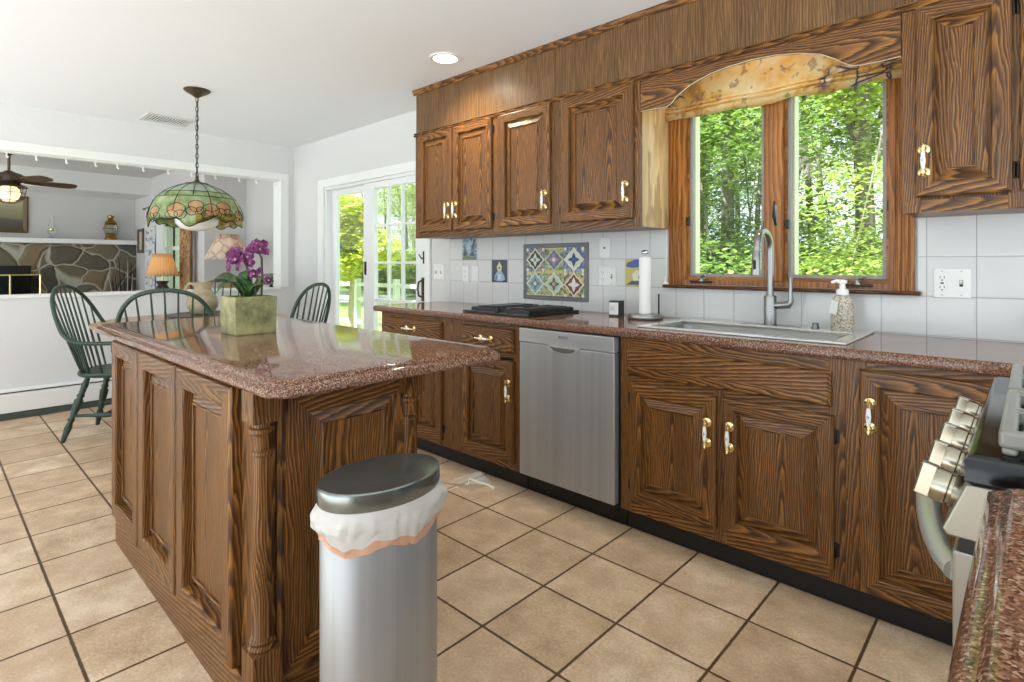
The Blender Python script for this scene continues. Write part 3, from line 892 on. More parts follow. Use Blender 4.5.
plate('white outlet plate below the blue landscape tile', 'outlet', -3.062, -2.992, 1.067, 1.183, 'r')
plate('white rocker switch plate below the blue landscape tile', 'switch', -2.962, -2.892, 1.067, 1.183, 'p')
plate('white double switch plate on the plain wall beside the glass slider', 'switch', -3.405, -3.285, 1.076, 1.196, 'ss', YN)
YS = YN - 0.009

# ---- tile mural
t = thing('tile_mural', 'framed mural of six patterned tiles above the cooktop', 'tile mural', (-2.19, YS, 0.97))
MX0, MX1, MZ0, MZ1 = -2.452, -1.935, 0.970, 1.328
MGREY = plain('mural_border', srgb(104, 106, 112), 0.25)
mb = MB().slab([MX0, MX0 + 0.026, MX1 - 0.026, MX1], [MZ0, MZ0 + 0.026, MZ1 - 0.026, MZ1], {(1, 1)}, 'y', YS - 0.011, YS)
build(mb, 'border', MGREY, t, bevel=0.003)
_gl = {}
def glaze(r, g, b):
    if (r, g, b) not in _gl:
        _gl[(r, g, b)] = plain('glaze_%d_%d_%d' % (r, g, b), srgb(r, g, b), 0.16)
    return _gl[(r, g, b)]
def mottled(name, a, b, c, sc=70):
    tt = NT(name)
    n = tt.xyz(tt.n('TexVoronoi', {'Vector': tt.obj(), 'Scale': sc}).outputs['Color'])[0]
    n = tt.math('ADD', tt.math('MULTIPLY', n, 0.6), tt.math('MULTIPLY', tt.noise(tt.obj(), sc * 0.7, 2), 0.4))
    tt.pbsdf(Base_Color=tt.ramp(n, [(0.25, a), (0.5, b), (0.72, c)]), Roughness=0.16)
    return tt.mat
tw, th = (MX1 - MX0 - 0.052) / 3, (MZ1 - MZ0 - 0.052) / 2
def quatre(cx_, cz, rx, rz, dent):
    """pointed four-lobed outline"""
    pts = []
    for k in range(32):
        a = 2 * PI * k / 32
        r = 1 / (abs(math.cos(a)) ** 1.1 + abs(math.sin(a)) ** 1.1) * (1 + dent * math.cos(8 * a))
        pts.append((cx_ + rx * r * math.cos(a), cz + rz * r * math.sin(a)))
    return pts
def cross_leaf(mb, cx_, cz, r, w):
    for k in range(4):
        a = k * PI / 2
        pts = []
        for q in range(10):
            s = q / 9 * 2 * PI
            lx, lz = r * 0.55 + r * 0.45 * math.cos(s), w * math.sin(s) * (0.55 - 0.45 * math.cos(s))
            pts.append((cx_ + lx * math.cos(a) - lz * math.sin(a), cz + lx * math.sin(a) + lz * math.cos(a)))
        mb.prism(pts, 'y', YS - 0.0118, YS - 0.009)
specs = [  # ground, outline, inner, cross, centre ; top row first
    (mottled('tile_blue_rose', srgb(64, 80, 130), srgb(120, 130, 160), srgb(190, 150, 130)), (222, 220, 170), (28, 40, 36), (214, 214, 210), (120, 150, 90)),
    (mottled('tile_green_lattice', srgb(52, 78, 70), srgb(120, 134, 110), srgb(190, 188, 146), 110), (196, 200, 150), (96, 104, 130), (170, 130, 150), (224, 224, 220)),
    (mottled('tile_blue_cream', srgb(52, 72, 134), srgb(96, 112, 160), srgb(150, 156, 180)), (228, 224, 178), (206, 210, 206), (32, 48, 72), (52, 86, 160)),
    (mottled('tile_sage_stripe', srgb(84, 112, 96), srgb(150, 166, 136), srgb(200, 202, 160), 90), (214, 218, 206), (140, 166, 170), (96, 122, 136), (220, 222, 180)),
    (mottled('tile_olive_brown', srgb(92, 84, 58), srgb(150, 152, 96), srgb(192, 192, 150), 100), (220, 222, 196), (188, 196, 170), (56, 90, 74), (206, 150, 130)),
    (mottled('tile_teal_red', srgb(40, 66, 66), srgb(110, 120, 90), srgb(200, 180, 120)), (226, 216, 176), (112, 36, 34), (228, 222, 214), (228, 222, 214))]
for k, (gm, oc, ic, cc, dc) in enumerate(specs):
    i, j = k % 3, 1 - k // 3
    x0, z0 = MX0 + 0.026 + i * tw, MZ0 + 0.026 + j * th
    cx_, cz = x0 + tw / 2, z0 + th / 2
    mb = MB().use(gm).box(x0 + 0.001, x0 + tw - 0.001, YS - 0.009, YS, z0 + 0.001, z0 + th - 0.001)
    mb.use(glaze(*oc)).prism(quatre(cx_, cz, tw * 0.48, th * 0.48, 0.05), 'y', YS - 0.0100, YS - 0.008)
    mb.use(glaze(28, 40, 44) if k in (0, 5) else glaze(*ic)).prism(quatre(cx_, cz, tw * 0.40, th * 0.40, 0.06), 'y', YS - 0.0106, YS - 0.008)
    mb.use(glaze(*ic)).prism(quatre(cx_, cz, tw * 0.36, th * 0.36, 0.06), 'y', YS - 0.0110, YS - 0.008)
    mb.use(glaze(*cc))
    cross_leaf(mb, cx_, cz, th * 0.29, tw * 0.13)
    mb.use(glaze(*dc)).prism([(cx_ + 0.013 * math.cos(a * PI / 5), cz + 0.013 * math.sin(a * PI / 5)) for a in range(10)], 'y', YS - 0.0124, YS - 0.009)
    if k in (0, 2, 5):
        mb.use(glaze(*oc))
        for sa, sb in ((-1, -1), (1, -1), (1, 1), (-1, 1)):
            ex, ez = cx_ + sa * tw * 0.43, cz + sb * th * 0.43
            mb.prism([(ex + 0.011 * math.cos(a * PI / 4), ez + 0.011 * math.sin(a * PI / 4)) for a in range(8)], 'y', YS - 0.0098, YS - 0.008)
    if k in (1, 3, 4):
        mb.use(glaze(206, 196, 110))
        for sb in (-1, 1):
            mb.box(x0 + 0.006, x0 + tw - 0.006, YS - 0.0098, YS - 0.008, cz + sb * th * 0.46 - 0.004, cz + sb * th * 0.46 + 0.004)
    o = build(mb, 'patterned_tile', None, t)

def accent_tile(name, label, x0, z0, ground, shapes, w=0.151, h=0.153):
    t = thing(name, label, 'tile', (x0 + w / 2, YS, z0), None)
    build(MB().box(x0, x0 + w, YS - 0.0015, YS, z0, z0 + h), 'tile', ground, t, bevel=0.0008)
    mb = MB()
    for c, pts, lay in shapes:
        mb.use(c).prism([(x0 + a * w, z0 + b * h) for a, b in pts], 'y', YS - 0.0018 - lay * 0.0003, YS - 0.001)
    build(mb, 'painted_figure', None, t)
accent_tile('painted_tile', 'tile painted with a blue landscape, under the cabinet by the slider', -3.063, 1.230, mottled('tile_sky', srgb(86, 112, 138), srgb(126, 158, 186), srgb(176, 194, 196), 60),
            [(glaze(96, 116, 70), [(0, 0), (1, 0), (1, 0.16), (0.7, 0.12), (0.3, 0.2), (0, 0.14)], 1),
             (glaze(62, 62, 50), [(0.08, 0.16), (0.3, 0.2), (0.34, 0.34), (0.25, 0.4), (0.18, 0.8), (0.13, 0.34)], 2),
             (glaze(70, 70, 60), [(0.55, 0.16), (0.86, 0.16), (0.84, 0.3), (0.7, 0.42), (0.57, 0.3)], 2),
             (glaze(178, 200, 206), [(0.3, 0.5), (0.5, 0.46), (0.62, 0.9), (0.52, 0.95)], 1),
             (glaze(64, 86, 104), [(0.62, 0.45), (0.8, 0.5), (0.9, 0.95), (0.8, 0.95)], 1)])
accent_tile('painted_tile', 'dark navy tile painted with a pale robed figure', -2.757, 1.073, glaze(40, 46, 66),
            [(glaze(150, 176, 198), [(0.16, 0.1), (0.4, 0.05), (0.66, 0.05), (0.86, 0.12), (0.8, 0.3), (0.66, 0.48), (0.5, 0.55), (0.34, 0.46), (0.22, 0.3)], 1),
             (glaze(204, 210, 214), [(0.4, 0.12), (0.62, 0.14), (0.6, 0.34), (0.44, 0.36)], 2),
             (glaze(92, 122, 160), [(0.2, 0.12), (0.34, 0.1), (0.38, 0.3), (0.28, 0.32)], 2),
             (glaze(216, 206, 170), [(0.38, 0.52), (0.62, 0.52), (0.66, 0.7), (0.54, 0.86), (0.5, 0.94), (0.46, 0.86), (0.34, 0.7)], 2),
             (glaze(120, 90, 60), [(0.45, 0.6), (0.58, 0.6), (0.56, 0.7), (0.47, 0.7)], 3)])
accent_tile('painted_tile', 'narrow looking yellow and blue tile behind the paper towel roll', -1.685, 1.073, glaze(196, 178, 92),
            [(glaze(50, 70, 150), [(0.05, 0.72), (0.3, 0.68), (0.9, 0.72), (0.98, 0.98), (0.4, 0.98), (0.08, 0.86)], 1),
             (glaze(58, 66, 84), [(0.05, 0.06), (0.9, 0.05), (0.8, 0.2), (0.3, 0.22)], 1),
             (glaze(222, 214, 190), [(0.35, 0.2), (0.8, 0.24), (0.72, 0.5), (0.5, 0.6), (0.3, 0.45)], 2),
             (glaze(90, 96, 110), [(0.55, 0.3), (0.8, 0.3), (0.76, 0.44), (0.6, 0.46)], 3)])

# ================================================================== kitchen window
win = thing('window_1', None, None, (-0.88, YN, WZ0))
win['kind'] = 'structure'
PZ, PX = PINE['z'], PINE['x']
# casing on the wall: fluted side boards, sill and apron
def casing_side(x0, x1, name='casing'):
    n = 5
    pts = [(x0, YN), (x0, YN - 0.018)]
    w = (x1 - x0) / n
    for k in range(n):
        a = x0 + k * w
        pts += [(a + 0.003, YN - 0.024), (a + w - 0.006, YN - 0.024), (a + w - 0.004, YN - 0.019), (a + w - 0.001, YN - 0.019)]
    pts += [(x1, YN - 0.018), (x1, YN)]
    build(MB().prism(pts, 'z', 1.088, 2.10), name, PZ, win)
casing_side(-1.414, -1.345)
casing_side(-0.418, -0.347)
build(MB().prism([(YN - 0.052, 1.076), (YN - 0.056, 1.082), (YN - 0.052, 1.090), (YN + 0.05, 1.090), (YN + 0.05, 1.074), (YN - 0.045, 1.074)], 'x', -1.43, -0.325), 'sill', wood('sill_dark_oak', 'x', srgb(60, 34, 20), srgb(104, 64, 38), srgb(128, 84, 50)), win)
# jamb box
mb = MB().slab([WX0, WX0 + 0.018, WX1 - 0.018, WX1], [WZ0 - 0.012, WZ0 + 0.012, WZ1 - 0.02, WZ1], {(1, 1)}, 'y', YN - 0.005, YN + 0.13)
build(mb, 'jamb', PZ, win)
XM0, XM1 = -0.928, -0.846
build(MB().box(XM0, XM1, YN - 0.012, YN + 0.10, WZ0 + 0.01, WZ1 - 0.02), 'mullion', PZ, win, bevel=0.004)
WGREY = plain('sash_grey', srgb(150, 148, 144), 0.45)
for a, b in ((WX0 + 0.018, XM0), (XM1, WX1 - 0.018)):
    mb = MB().slab([a, a + 0.012, b - 0.012, b], [WZ0 + 0.012, WZ0 + 0.030, WZ1 - 0.04, WZ1 - 0.02], {(1, 1)}, 'y', YN + 0.022, YN + 0.06)
    sa = build(mb, 'sash', PX, win)
    mb = MB().slab([a + 0.012, a + 0.026, b - 0.026, b - 0.012], [WZ0 + 0.030, WZ0 + 0.044, WZ1 - 0.054, WZ1 - 0.04], {(1, 1)}, 'y', YN + 0.03, YN + 0.062)
    build(mb, 'screen_frame', WGREY, sa)
    build(MB().box(a + 0.026, b - 0.026, YN + 0.052, YN + 0.055, WZ0 + 0.044, WZ1 - 0.054), 'pane', GLASS, sa)
# yellow-white exterior stops seen at the left of each pane
for a in (WX0 + 0.036, XM1 + 0.026):
    build(MB().box(a - 0.012, a + 0.006, YN + 0.064, YN + 0.12, WZ0 + 0.02, WZ1 - 0.03), 'exterior_stop', plain('stop_cream', srgb(244, 238, 208), 0.5), win)
# casement cranks and a lock
for xc in (-1.235, -0.545):
    mb = MB().box(xc - 0.06, xc + 0.055, YN - 0.022, YN + 0.01, 1.103, 1.114)
    ck = build(mb, 'crank_housing', DARKMETAL, win, bevel=0.003)
    mb = MB().lathe([(0, 1.112), (0.016, 1.112), (0.015, 1.124), (0.008, 1.130), (0, 1.131)], (xc, YN - 0.012, 0), 12)
    mb.tube([(xc, YN - 0.012, 1.125), (xc + 0.012, YN - 0.03, 1.137), (xc + 0.03, YN - 0.034, 1.139)], [0.005, 0.005, 0.007], 8)
    build(mb, 'crank_handle', NICKEL, ck, smooth=50)
mb = MB().box(-0.880, -0.866, YN - 0.018, YN - 0.010, 1.375, 1.475)
lk = build(mb, 'sash_lock', NICKEL, win, bevel=0.003)
build(MB().tube([(-0.873, YN - 0.018, 1.38), (-0.878, YN - 0.034, 1.42), (-0.873, YN - 0.042, 1.49)], [0.006, 0.006, 0.004], 8), 'lock_lever', DARKMETAL, lk, smooth=50)
for x_, z_ in ((WX0 + 0.02, 1.40), (XM0 - 0.01, 1.36), (XM1 + 0.008, 1.36), (WX1 - 0.025, 1.42)):
    build(MB().box(x_, x_ + 0.012, YN + 0.005, YN + 0.02, z_, z_ + 0.045), 'latch', DARKMETAL, win, bevel=0.002)
# cord cleat on the casing
t = thing('blind_cord', 'thin white blind cord hanging down the left window casing to a tassel', 'cord', (-1.418, YN - 0.03, 1.09))
build(MB().tube([(-1.419, YN - 0.030, 1.955), (-1.421, YN - 0.030, 1.6), (-1.420, YN - 0.030, 1.12)], 0.0022, 6), 'cord', PORC, t, smooth=60)
build(MB().lathe([(0.001, 1.13), (0.006, 1.122), (0.008, 1.105), (0.022, 1.092), (0.0, 1.0905)], (-1.425, YN - 0.032, 0), 12), 'tassel', PORC, t, smooth=60)

# folded fabric shade behind the valance
def shade_patt(tt):
    o = tt.obj()
    n = tt.noise(o, 7.0, 4, 0.6)
    base = tt.ramp(n, [(0.36, srgb(236, 228, 206)), (0.46, srgb(234, 214, 168)), (0.56, srgb(228, 196, 126)), (0.64, srgb(190, 150, 100)), (0.7, srgb(236, 228, 210))])
    v = tt.n('TexVoronoi', {'Vector': o, 'Scale': 14.0}, feature='DISTANCE_TO_EDGE').outputs['Distance']
    line = tt.ramp(v, [(0.03, (1, 1, 1)), (0.07, (0, 0, 0))])
    msk = tt.ramp(tt.noise(o, 4.0, 2), [(0.52, (0, 0, 0)), (0.58, (1, 1, 1))])
    c = tt.mix(tt.math('MULTIPLY', line, msk), base, srgb(92, 84, 120))
    return tt.mix(tt.math('MULTIPLY', tt.ramp(tt.noise(o, 22, 2), [(0.6, (0, 0, 0)), (0.66, (1, 1, 1))]), 0.5), c, srgb(120, 84, 64))
SHADE = translucent('floral_shade_fabric', None, 0.6, 0.8, 0, shade_patt)
t = thing('roman_shade', 'rolled up floral fabric shade across the top of the kitchen window', 'window shade', (-0.88, YN - 0.06, 1.95))
rings = []
for k in range(15):
    x = -1.408 + k * (1.408 - 0.352) / 14
    sag = 0.006 * math.sin(k * 1.7) - 0.004 * math.sin(PI * k / 14)
    prof = [(-0.030, 2.30), (-0.031, 2.035), (-0.034, 2.012), (-0.056, 2.016), (-0.062, 2.006), (-0.044, 1.997), (-0.066, 1.996), (-0.068, 1.986), (-0.050, 1.980), (-0.064, 1.976), (-0.065, 1.958 + sag), (-0.052, 1.948 + sag), (-0.036, 1.952 + sag), (-0.028, 1.98), (-0.0265, 2.30)]
    rings.append([(x, YN + a + 0.003 * math.sin(k * 2.3 + b_ * 9), b_ + 0.003 * math.sin(k * 1.3 + a * 60)) for a, b_ in prof])
build(MB().loft(rings), 'folded_fabric', SHADE, t, smooth=70)
build(MB().box(-1.408, -0.352, YN - 0.045, YN - 0.001, 2.30, 2.325), 'head_rail', PINE['x'], t)

t = thing('valance_light', 'slim light fixture hidden behind the arched oak valance', 'light', (-0.88, YU + 0.05, 2.40))
build(MB().box(-1.20, -0.56, YU + 0.025, YU + 0.085, 2.385, 2.436), 'housing', WHITE, t, bevel=0.004)
build(MB().turn((-1.18, YU + 0.055, 2.372), (-0.58, YU + 0.055, 2.372), [(0, 0.012), (1, 0.012)], 12), 'tube', plain('warm_tube', srgb(255, 236, 200), 0.4, emit=(1, 0.84, 0.58, 1), es=17), t, smooth=60)

# ================================================================== glass slider
dr = thing('door_1', None, None, ((SX0 + SX1) / 2, YN, 0))
dr['kind'] = 'structure'
mb = MB().slab([SX0 - 0.105, SX0 + 0.004, SX1 - 0.004, SX1 + 0.062], [0.0, SZ - 0.004, SZ + 0.075], {(1, 0)}, 'y', YN - 0.02, YN)
build(mb, 'casing', WHITE, dr, bevel=0.004)
mb = MB().slab([SX0, SX0 + 0.035, SX1 - 0.03, SX1], [0.0, 0.035, SZ - 0.03, SZ], {(1, 1)}, 'y', YN, YN + 0.135)
build(mb, 'frame', VINYL, dr, bevel=0.003)
def slider_panel(x0, x1, gx0, gx1, y, name, munt):
    mb = MB().slab([x0, gx0, gx1, x1], [0.035, 0.22, 1.868, SZ - 0.03], {(1, 1)}, 'y', y, y + 0.045)
    p = build(mb, name, VINYL, dr, bevel=0.004)
    build(MB().box(gx0, gx1, y + 0.02, y + 0.026, 0.22, 1.868), 'pane', GLASS, p)
    if munt:
        for k in (1, 2):
            x = gx0 + (gx1 - gx0) * k / 3
            build(MB().box(x - 0.011, x + 0.011, y + 0.008, y + 0.038, 0.22, 1.868), 'muntin', VINYL, p, bevel=0.002)
        for k in range(1, 5):
            z = 1.868 + (0.22 - 1.868) * k / 5
            build(MB().box(gx0, gx1, y + 0.009, y + 0.037, z - 0.010, z + 0.010), 'muntin', VINYL, p, bevel=0.002)
    return p
slider_panel(SX0 + 0.035, -4.36, -5.015, -4.49, YN + 0.062, 'fixed_panel', False)
sp = slider_panel(-4.44, SX1 - 0.03, -4.27, -3.66, YN + 0.015, 'sliding_panel', True)
mb = MB().tube([(-3.562, YN + 0.015, 0.93), (-3.562, YN - 0.03, 0.945), (-3.560, YN - 0.042, 1.0), (-3.562, YN - 0.03, 1.055), (-3.562, YN + 0.015, 1.07)], 0.008, 8)
mb.box(-3.575, -3.549, YN + 0.006, YN + 0.016, 0.90, 1.09)
build(mb, 'pull_handle', BRONZE, sp, smooth=40)
mb = MB().tube([(-3.548, YN + 0.015, 1.25), (-3.548, YN - 0.012, 1.24), (-3.575, YN - 0.02, 1.275)], [0.006, 0.006, 0.004], 8)
mb.box(-3.556, -3.540, YN + 0.006, YN + 0.016, 1.20, 1.30)
build(mb, 'foot_lock', DARKMETAL, sp, smooth=40)
build(MB().box(-4.412, -4.388, YN + 0.004, YN + 0.015, 1.10, 1.22), 'flush_pull', DARKMETAL, sp, bevel=0.003)

# ================================================================== island
IX0, IX1, IY0, IY1, IZ = -3.07, -1.225, 0.530, 1.285, 0.932
t = thing('kitchen_island', 'dark oak kitchen island with turned corner posts', 'island', (-2.1, 0.9, 0))
BX0, BX1, BY0, BY1 = -2.885, -1.445, 0.594, 1.085
ZI = 0.893
build(MB().box(BX0, BX1, BY0 + 0.001, BY1, 0.0, ZI), 'body', OAK['z'], t)
build(MB().box(BX0 - 0.002, BX1 - 0.03, BY0 - 0.018, BY0 + 0.004, 0.0, 0.118), 'plinth', OAK['x'], t)
for (a, b) in ((-2.885, -2.480), (-2.462, -2.026), (-2.008, -1.552)):
    make_door(t, a, b, 0.122, 0.872, BY0, '-y', fw=0.068, bev=0.030, T=0.034)
# corner stile next to the post
build(MB().box(-1.540, BX1 - 0.0, BY0 - 0.006, BY0 + 0.004, 0.0, ZI), 'corner_stile', OAK['z'], t)
# east end: framed panel
fn = frame_map('+x', BX1)
mb = MB()
ring_panel(mb, 0.635, 1.085, 0.10, 0.885, [(0, 0.0), (0, 0.010), (0.012, 0.012), (0.016, 0.006), (0.024, 0.006), (0.028, 0.012), (0.088, 0.012), (0.092, 0.004)], OAK['y'], OAK['z'])
ep = build(mb.map(fn), 'end_panel', None, t)
mb = MB()
ring_panel(mb, 0.724, 0.996, 0.189, 0.796, [(0, 0), (0, 0.004), (0.034, 0.013), (0.037, 0.016), (0.040, 0.010)], OAK['y'], OAK['z'], OAK['z'])
build(mb.map(fn), 'raised_panel', None, ep)
build(MB().box(BX1, BX1 + 0.006, 0.60, 1.085, 0.0, 0.10), 'end_base', OAK['y'], t)
def post(x, y, name='corner_post'):
    s = 0.036
    mb = MB()
    mb.box(x - s, x + s, y - s, y + s, 0.0, 0.222)
    mb.box(x - s, x + s, y - s, y + s, 0.800, ZI)
    mb.loft([[(x + a * q, y + b * q, z) for a, b in ((-1, -1), (1, -1), (1, 1), (-1, 1))] for q, z in ((s, 0.222), (0.026, 0.2245))])
    prof = [(0.0, 0.223), (0.033, 0.224), (0.035, 0.230), (0.032, 0.237), (0.0275, 0.239), (0.0305, 0.244), (0.0285, 0.250), (0.025, 0.256),
            (0.0245, 0.40), (0.0230, 0.55), (0.0205, 0.705), (0.0205, 0.712), (0.0260, 0.716), (0.0260, 0.724), (0.0205, 0.728), (0.0205, 0.758), (0.0225, 0.766), (0.030, 0.772), (0.0305, 0.782), (0.024, 0.786), (0.024, 0.801), (0, 0.801)]
    mb.lathe(prof, (x, y, 0), 28)
    return build(mb, name, OAK['z'], t, smooth=35)
post(-1.437, 0.597)
post(-1.437, 1.054)
nd = make_door(t, -2.03, -1.50, 0.122, 0.65, BY1, '+y', fw=0.06)
nh = make_handle(nd, -1.53, 0.72, BY1 - 0.0, '+y', 'v')
nd2 = drawer_front(t, -2.03, -1.50, 0.67, 0.86, BY1, '+y', False)
# granite top with clipped corners and an ogee edge
def island_outline(d):
    c = 0.035
    x0, x1, y0, y1 = IX0 + d, IX1 - d, IY0 + d, IY1 - d
    return [(x0 + c, y0), (x1 - c, y0), (x1, y0 + c), (x1, y1 - c), (x1 - c, y1), (x0 + c, y1), (x0, y1 - c), (x0, y0 + c)]
mb = MB().loft([[(x, y, z) for x, y in island_outline(d)] for d, z in ((0.012, 0.8935), (0.004, 0.8945), (0.0, 0.900), (0.0, 0.907), (0.003, 0.914), (0.009, 0.919), (0.017, 0.921), (0.019, 0.924), (0.0215, 0.9285), (0.026, 0.931), (0.031, 0.932))])
tag(build(mb, 'countertop', GRANITE, smooth=32), 'polished brown granite top with clipped corners on the kitchen island', 'countertop')

# ================================================================== range
t = thing('range', 'stainless gas range with large front knobs at the right edge', 'range', (0.28, 1.40, 0))
RX, RY0, RY1 = -0.072, 1.022, 1.775
build(MB().box(RX + 0.045, 0.60, RY0 + 0.004, RY1 - 0.004, 0.06, 0.885), 'body', plain('range_side', srgb(196, 190, 178), 0.35, 0.5), t)
mb = MB().loft([[(RX + d - o_, RY0 + d, z), (0.60, RY0 + d, z), (0.60, RY1 - d, z), (RX + d - o_, RY1 - d, z)] for d, o_, z in ((0.004, -0.006, 0.884), (0.0, 0.0, 0.890), (0, 0.0, 0.918), (0.004, 0, 0.926), (0.012, 0, 0.930))])
build(mb, 'cooktop', GLOSSBLACK, t, smooth=30)
mb = MB().prism([(RX + 0.002, 0.884), (RX - 0.026, 0.812), (RX - 0.020, 0.804), (RX + 0.05, 0.804), (RX + 0.05, 0.884)], 'y', RY0 + 0.002, RY1 - 0.002)
cpn = build(mb, 'control_panel', plain('panel_steel', srgb(150, 145, 134), 0.34, 0.85), t, bevel=0.003)
build(MB().box(RX - 0.006, RX + 0.05, RY0 + 0.004, RY1 - 0.004, 0.786, 0.804), 'vent_gap', BLACK, t)
for k in range(5):
    y = 1.085 + k * 0.146
    M0 = Vector((RX - 0.012, y, 0.852))
    ax = Vector((-0.969, 0, 0.247))
    up = Vector((0.247, 0, 0.969))
    def kn(a, b, w, M0=M0, ax=ax, up=up):
        return M0 + ax * w + up * b + Vector((0, a, 0))
    mb = MB()
    rings = []
    for r, w in ((0.0, -0.004), (0.026, -0.004), (0.027, 0.006), (0.023, 0.007), (0.023, 0.011), (0.026, 0.013), (0.0265, 0.028), (0.0245, 0.032), (0.0, 0.033)):
        rings.append([(max(r, 1e-5) * math.cos(2 * PI * q / 24), max(r, 1e-5) * math.sin(2 * PI * q / 24), w) for q in range(24)])
    mb.loft(rings)
    kb = build(mb.map(kn), 'knob', KNOBMETAL, t, smooth=40)
    mb = MB().loft([[(-0.008, -0.026, w), (0.008, -0.026, w), (0.008, 0.026, w), (-0.008, 0.026, w)] if w < 0.05 else [(-0.006, -0.024, w), (0.006, -0.024, w), (0.006, 0.024, w), (-0.006, 0.024, w)] for w in (0.030, 0.049, 0.052)])
    build(mb.map(kn), 'grip', KNOBMETAL, kb, bevel=0.002)
mb = MB().box(RX - 0.014, RX + 0.044, RY0 + 0.004, RY1 - 0.004, 0.24, 0.785)
od = build(mb, 'oven_door', plain('oven_door_steel', srgb(150, 146, 138), 0.34, 0.75), t, bevel=0.004)
mb = MB().box(RX - 0.016, RX + 0.02, RY0 + 0.10, RY1 - 0.10, 0.36, 0.64)
build(mb, 'oven_window', GLOSSBLACK, od, bevel=0.002)
n = 18
path, rad = [], []
for k in range(n + 1):
    s = k / n
    y = RY0 + 0.012 + s * (RY1 - RY0 - 0.024)
    path.append((RX - 0.010 - 0.066 * math.sin(PI * s) ** 0.7, y, 0.752 + 0.012 * math.sin(PI * s)))
    rad.append(0.016 + 0.003 * math.sin(PI * s))
build(MB().tube(path, rad, 14), 'oven_handle', plain('satin_handle', srgb(206, 212, 208), 0.3, 0.7), od, smooth=60)
build(MB().box(RX - 0.012, RX + 0.044, RY0 + 0.004, RY1 - 0.004, 0.06, 0.232), 'warming_drawer', plain('drawer_steel', srgb(200, 196, 188), 0.3, 0.8), t, bevel=0.004)
GX = -0.036
for yc in (1.215, 1.585):
    mb = MB()
    mb.slab([GX, GX + 0.02, GX + 0.25, GX + 0.27, GX + 0.50, GX + 0.52], [yc - 0.175, yc - 0.157, yc - 0.009, yc + 0.009, yc + 0.157, yc + 0.175], {(1, 1), (1, 3), (3, 1), (3, 3)}, 'z', 0.940, 0.966)
    for x in (GX + 0.012, GX + 0.508):
        for y in (yc - 0.164, yc + 0.164):
            mb.box(x - 0.009, x + 0.009, y - 0.009, y + 0.009, 0.930, 0.942)
    build(mb, 'grate', GREYENAMEL, t, bevel=0.006, seg=3)
    for x in (0.10, 0.35):
        build(MB().lathe([(0.05, 0.930), (0.05, 0.936), (0.036, 0.938), (0.036, 0.947), (0.03, 0.95), (0, 0.95)], (x, yc, 0), 20), 'burner', BLACK, t, smooth=40)

# ================================================================== trash can
t = thing('trash_can', 'tall oval brushed steel trash can with a plastic liner, in front of the island', 'trash can', (-1.155, 0.752, 0))
CX, CY = -1.158, 0.768
TA, TB = 0.112, 0.158     # half axes in x and y
def oval(f, z, n=64, wob=0.0, ph=0.0):
    pts = []
    for k in range(n):
        a = 2 * PI * k / n
        w = 1 + wob * math.sin(7 * a + ph) + wob * 0.7 * math.sin(13 * a + ph * 2.1)
        pts.append((CX + TA * f * w * math.cos(a), CY + TB * f * w * math.sin(a), z))
    return pts
build(MB().loft([oval(0.93, 0.0), oval(0.935, 0.02)]), 'base_ring', BLACK, t, smooth=40)
build(MB().loft([oval(0.94, 0.018), oval(0.95, 0.03), oval(0.955, 0.645), oval(0.94, 0.648)]), 'body', STEEL, t, smooth=40)
ld = build(MB().loft([oval(0.95, 0.650), oval(0.985, 0.651), oval(1.0, 0.656), oval(1.0, 0.684), oval(0.99, 0.690), oval(0.965, 0.693), oval(0.945, 0.692), oval(0.5, 0.695), oval(0.02, 0.696)]), 'lid', LIDSTEEL, t, smooth=32)
BAG = translucent('white_plastic_liner', srgb(240, 235, 228), 0.35, 0.28)
BAND = translucent('peach_drawstring_band', srgb(238, 190, 160), 0.3, 0.4)
from mathutils import noise as mnoise
def bag_ring(s):
    """s = 0 under the lid .. 1 at the hem, 1.2 at the lower edge of the band"""
    out = []
    n = 160
    for k in range(n):
        a = 2 * PI * k / n
        d = Vector((math.cos(a), math.sin(a), 0))
        right = max(0, math.cos(a - 1.25)) ** 2
        left = max(0, math.cos(a + 1.75)) ** 4
        z = 0.652 - s * (0.066 + 0.010 * math.sin(2 * a + 2.4) + 0.008 * math.sin(5 * a + 0.4) + 0.006 * right)
        puff = math.sin(PI * min(1, s * 0.85)) ** 0.8
        f = 0.97 + 0.055 * puff + 0.10 * right * puff + 0.05 * left * puff
        wr = mnoise.noise(Vector((d.x * 3.4, d.y * 3.4, s * 2.2 + 3))) * 0.034 + mnoise.noise(Vector((d.x * 9, d.y * 9, s * 4))) * 0.016 + abs(mnoise.noise(Vector((d.x * 6, d.y * 6, s * 1.2 + 9)))) * 0.05
        f += wr * min(1, s * 3)
        z += mnoise.noise(Vector((d.x * 5, d.y * 5, s * 3 + 7))) * 0.010 * min(1, s * 2)
        out.append((CX + TA * f * d.x, CY + TB * f * d.y, z))
    return out
bg_ = build(MB().loft([bag_ring(q / 16) for q in range(17)], True, False, False), 'liner', BAG, t, smooth=75)
build(MB().loft([bag_ring(1.0 + q * 0.07) for q in range(5)], True, False, False), 'drawstring_band', BAND, bg_, smooth=75)
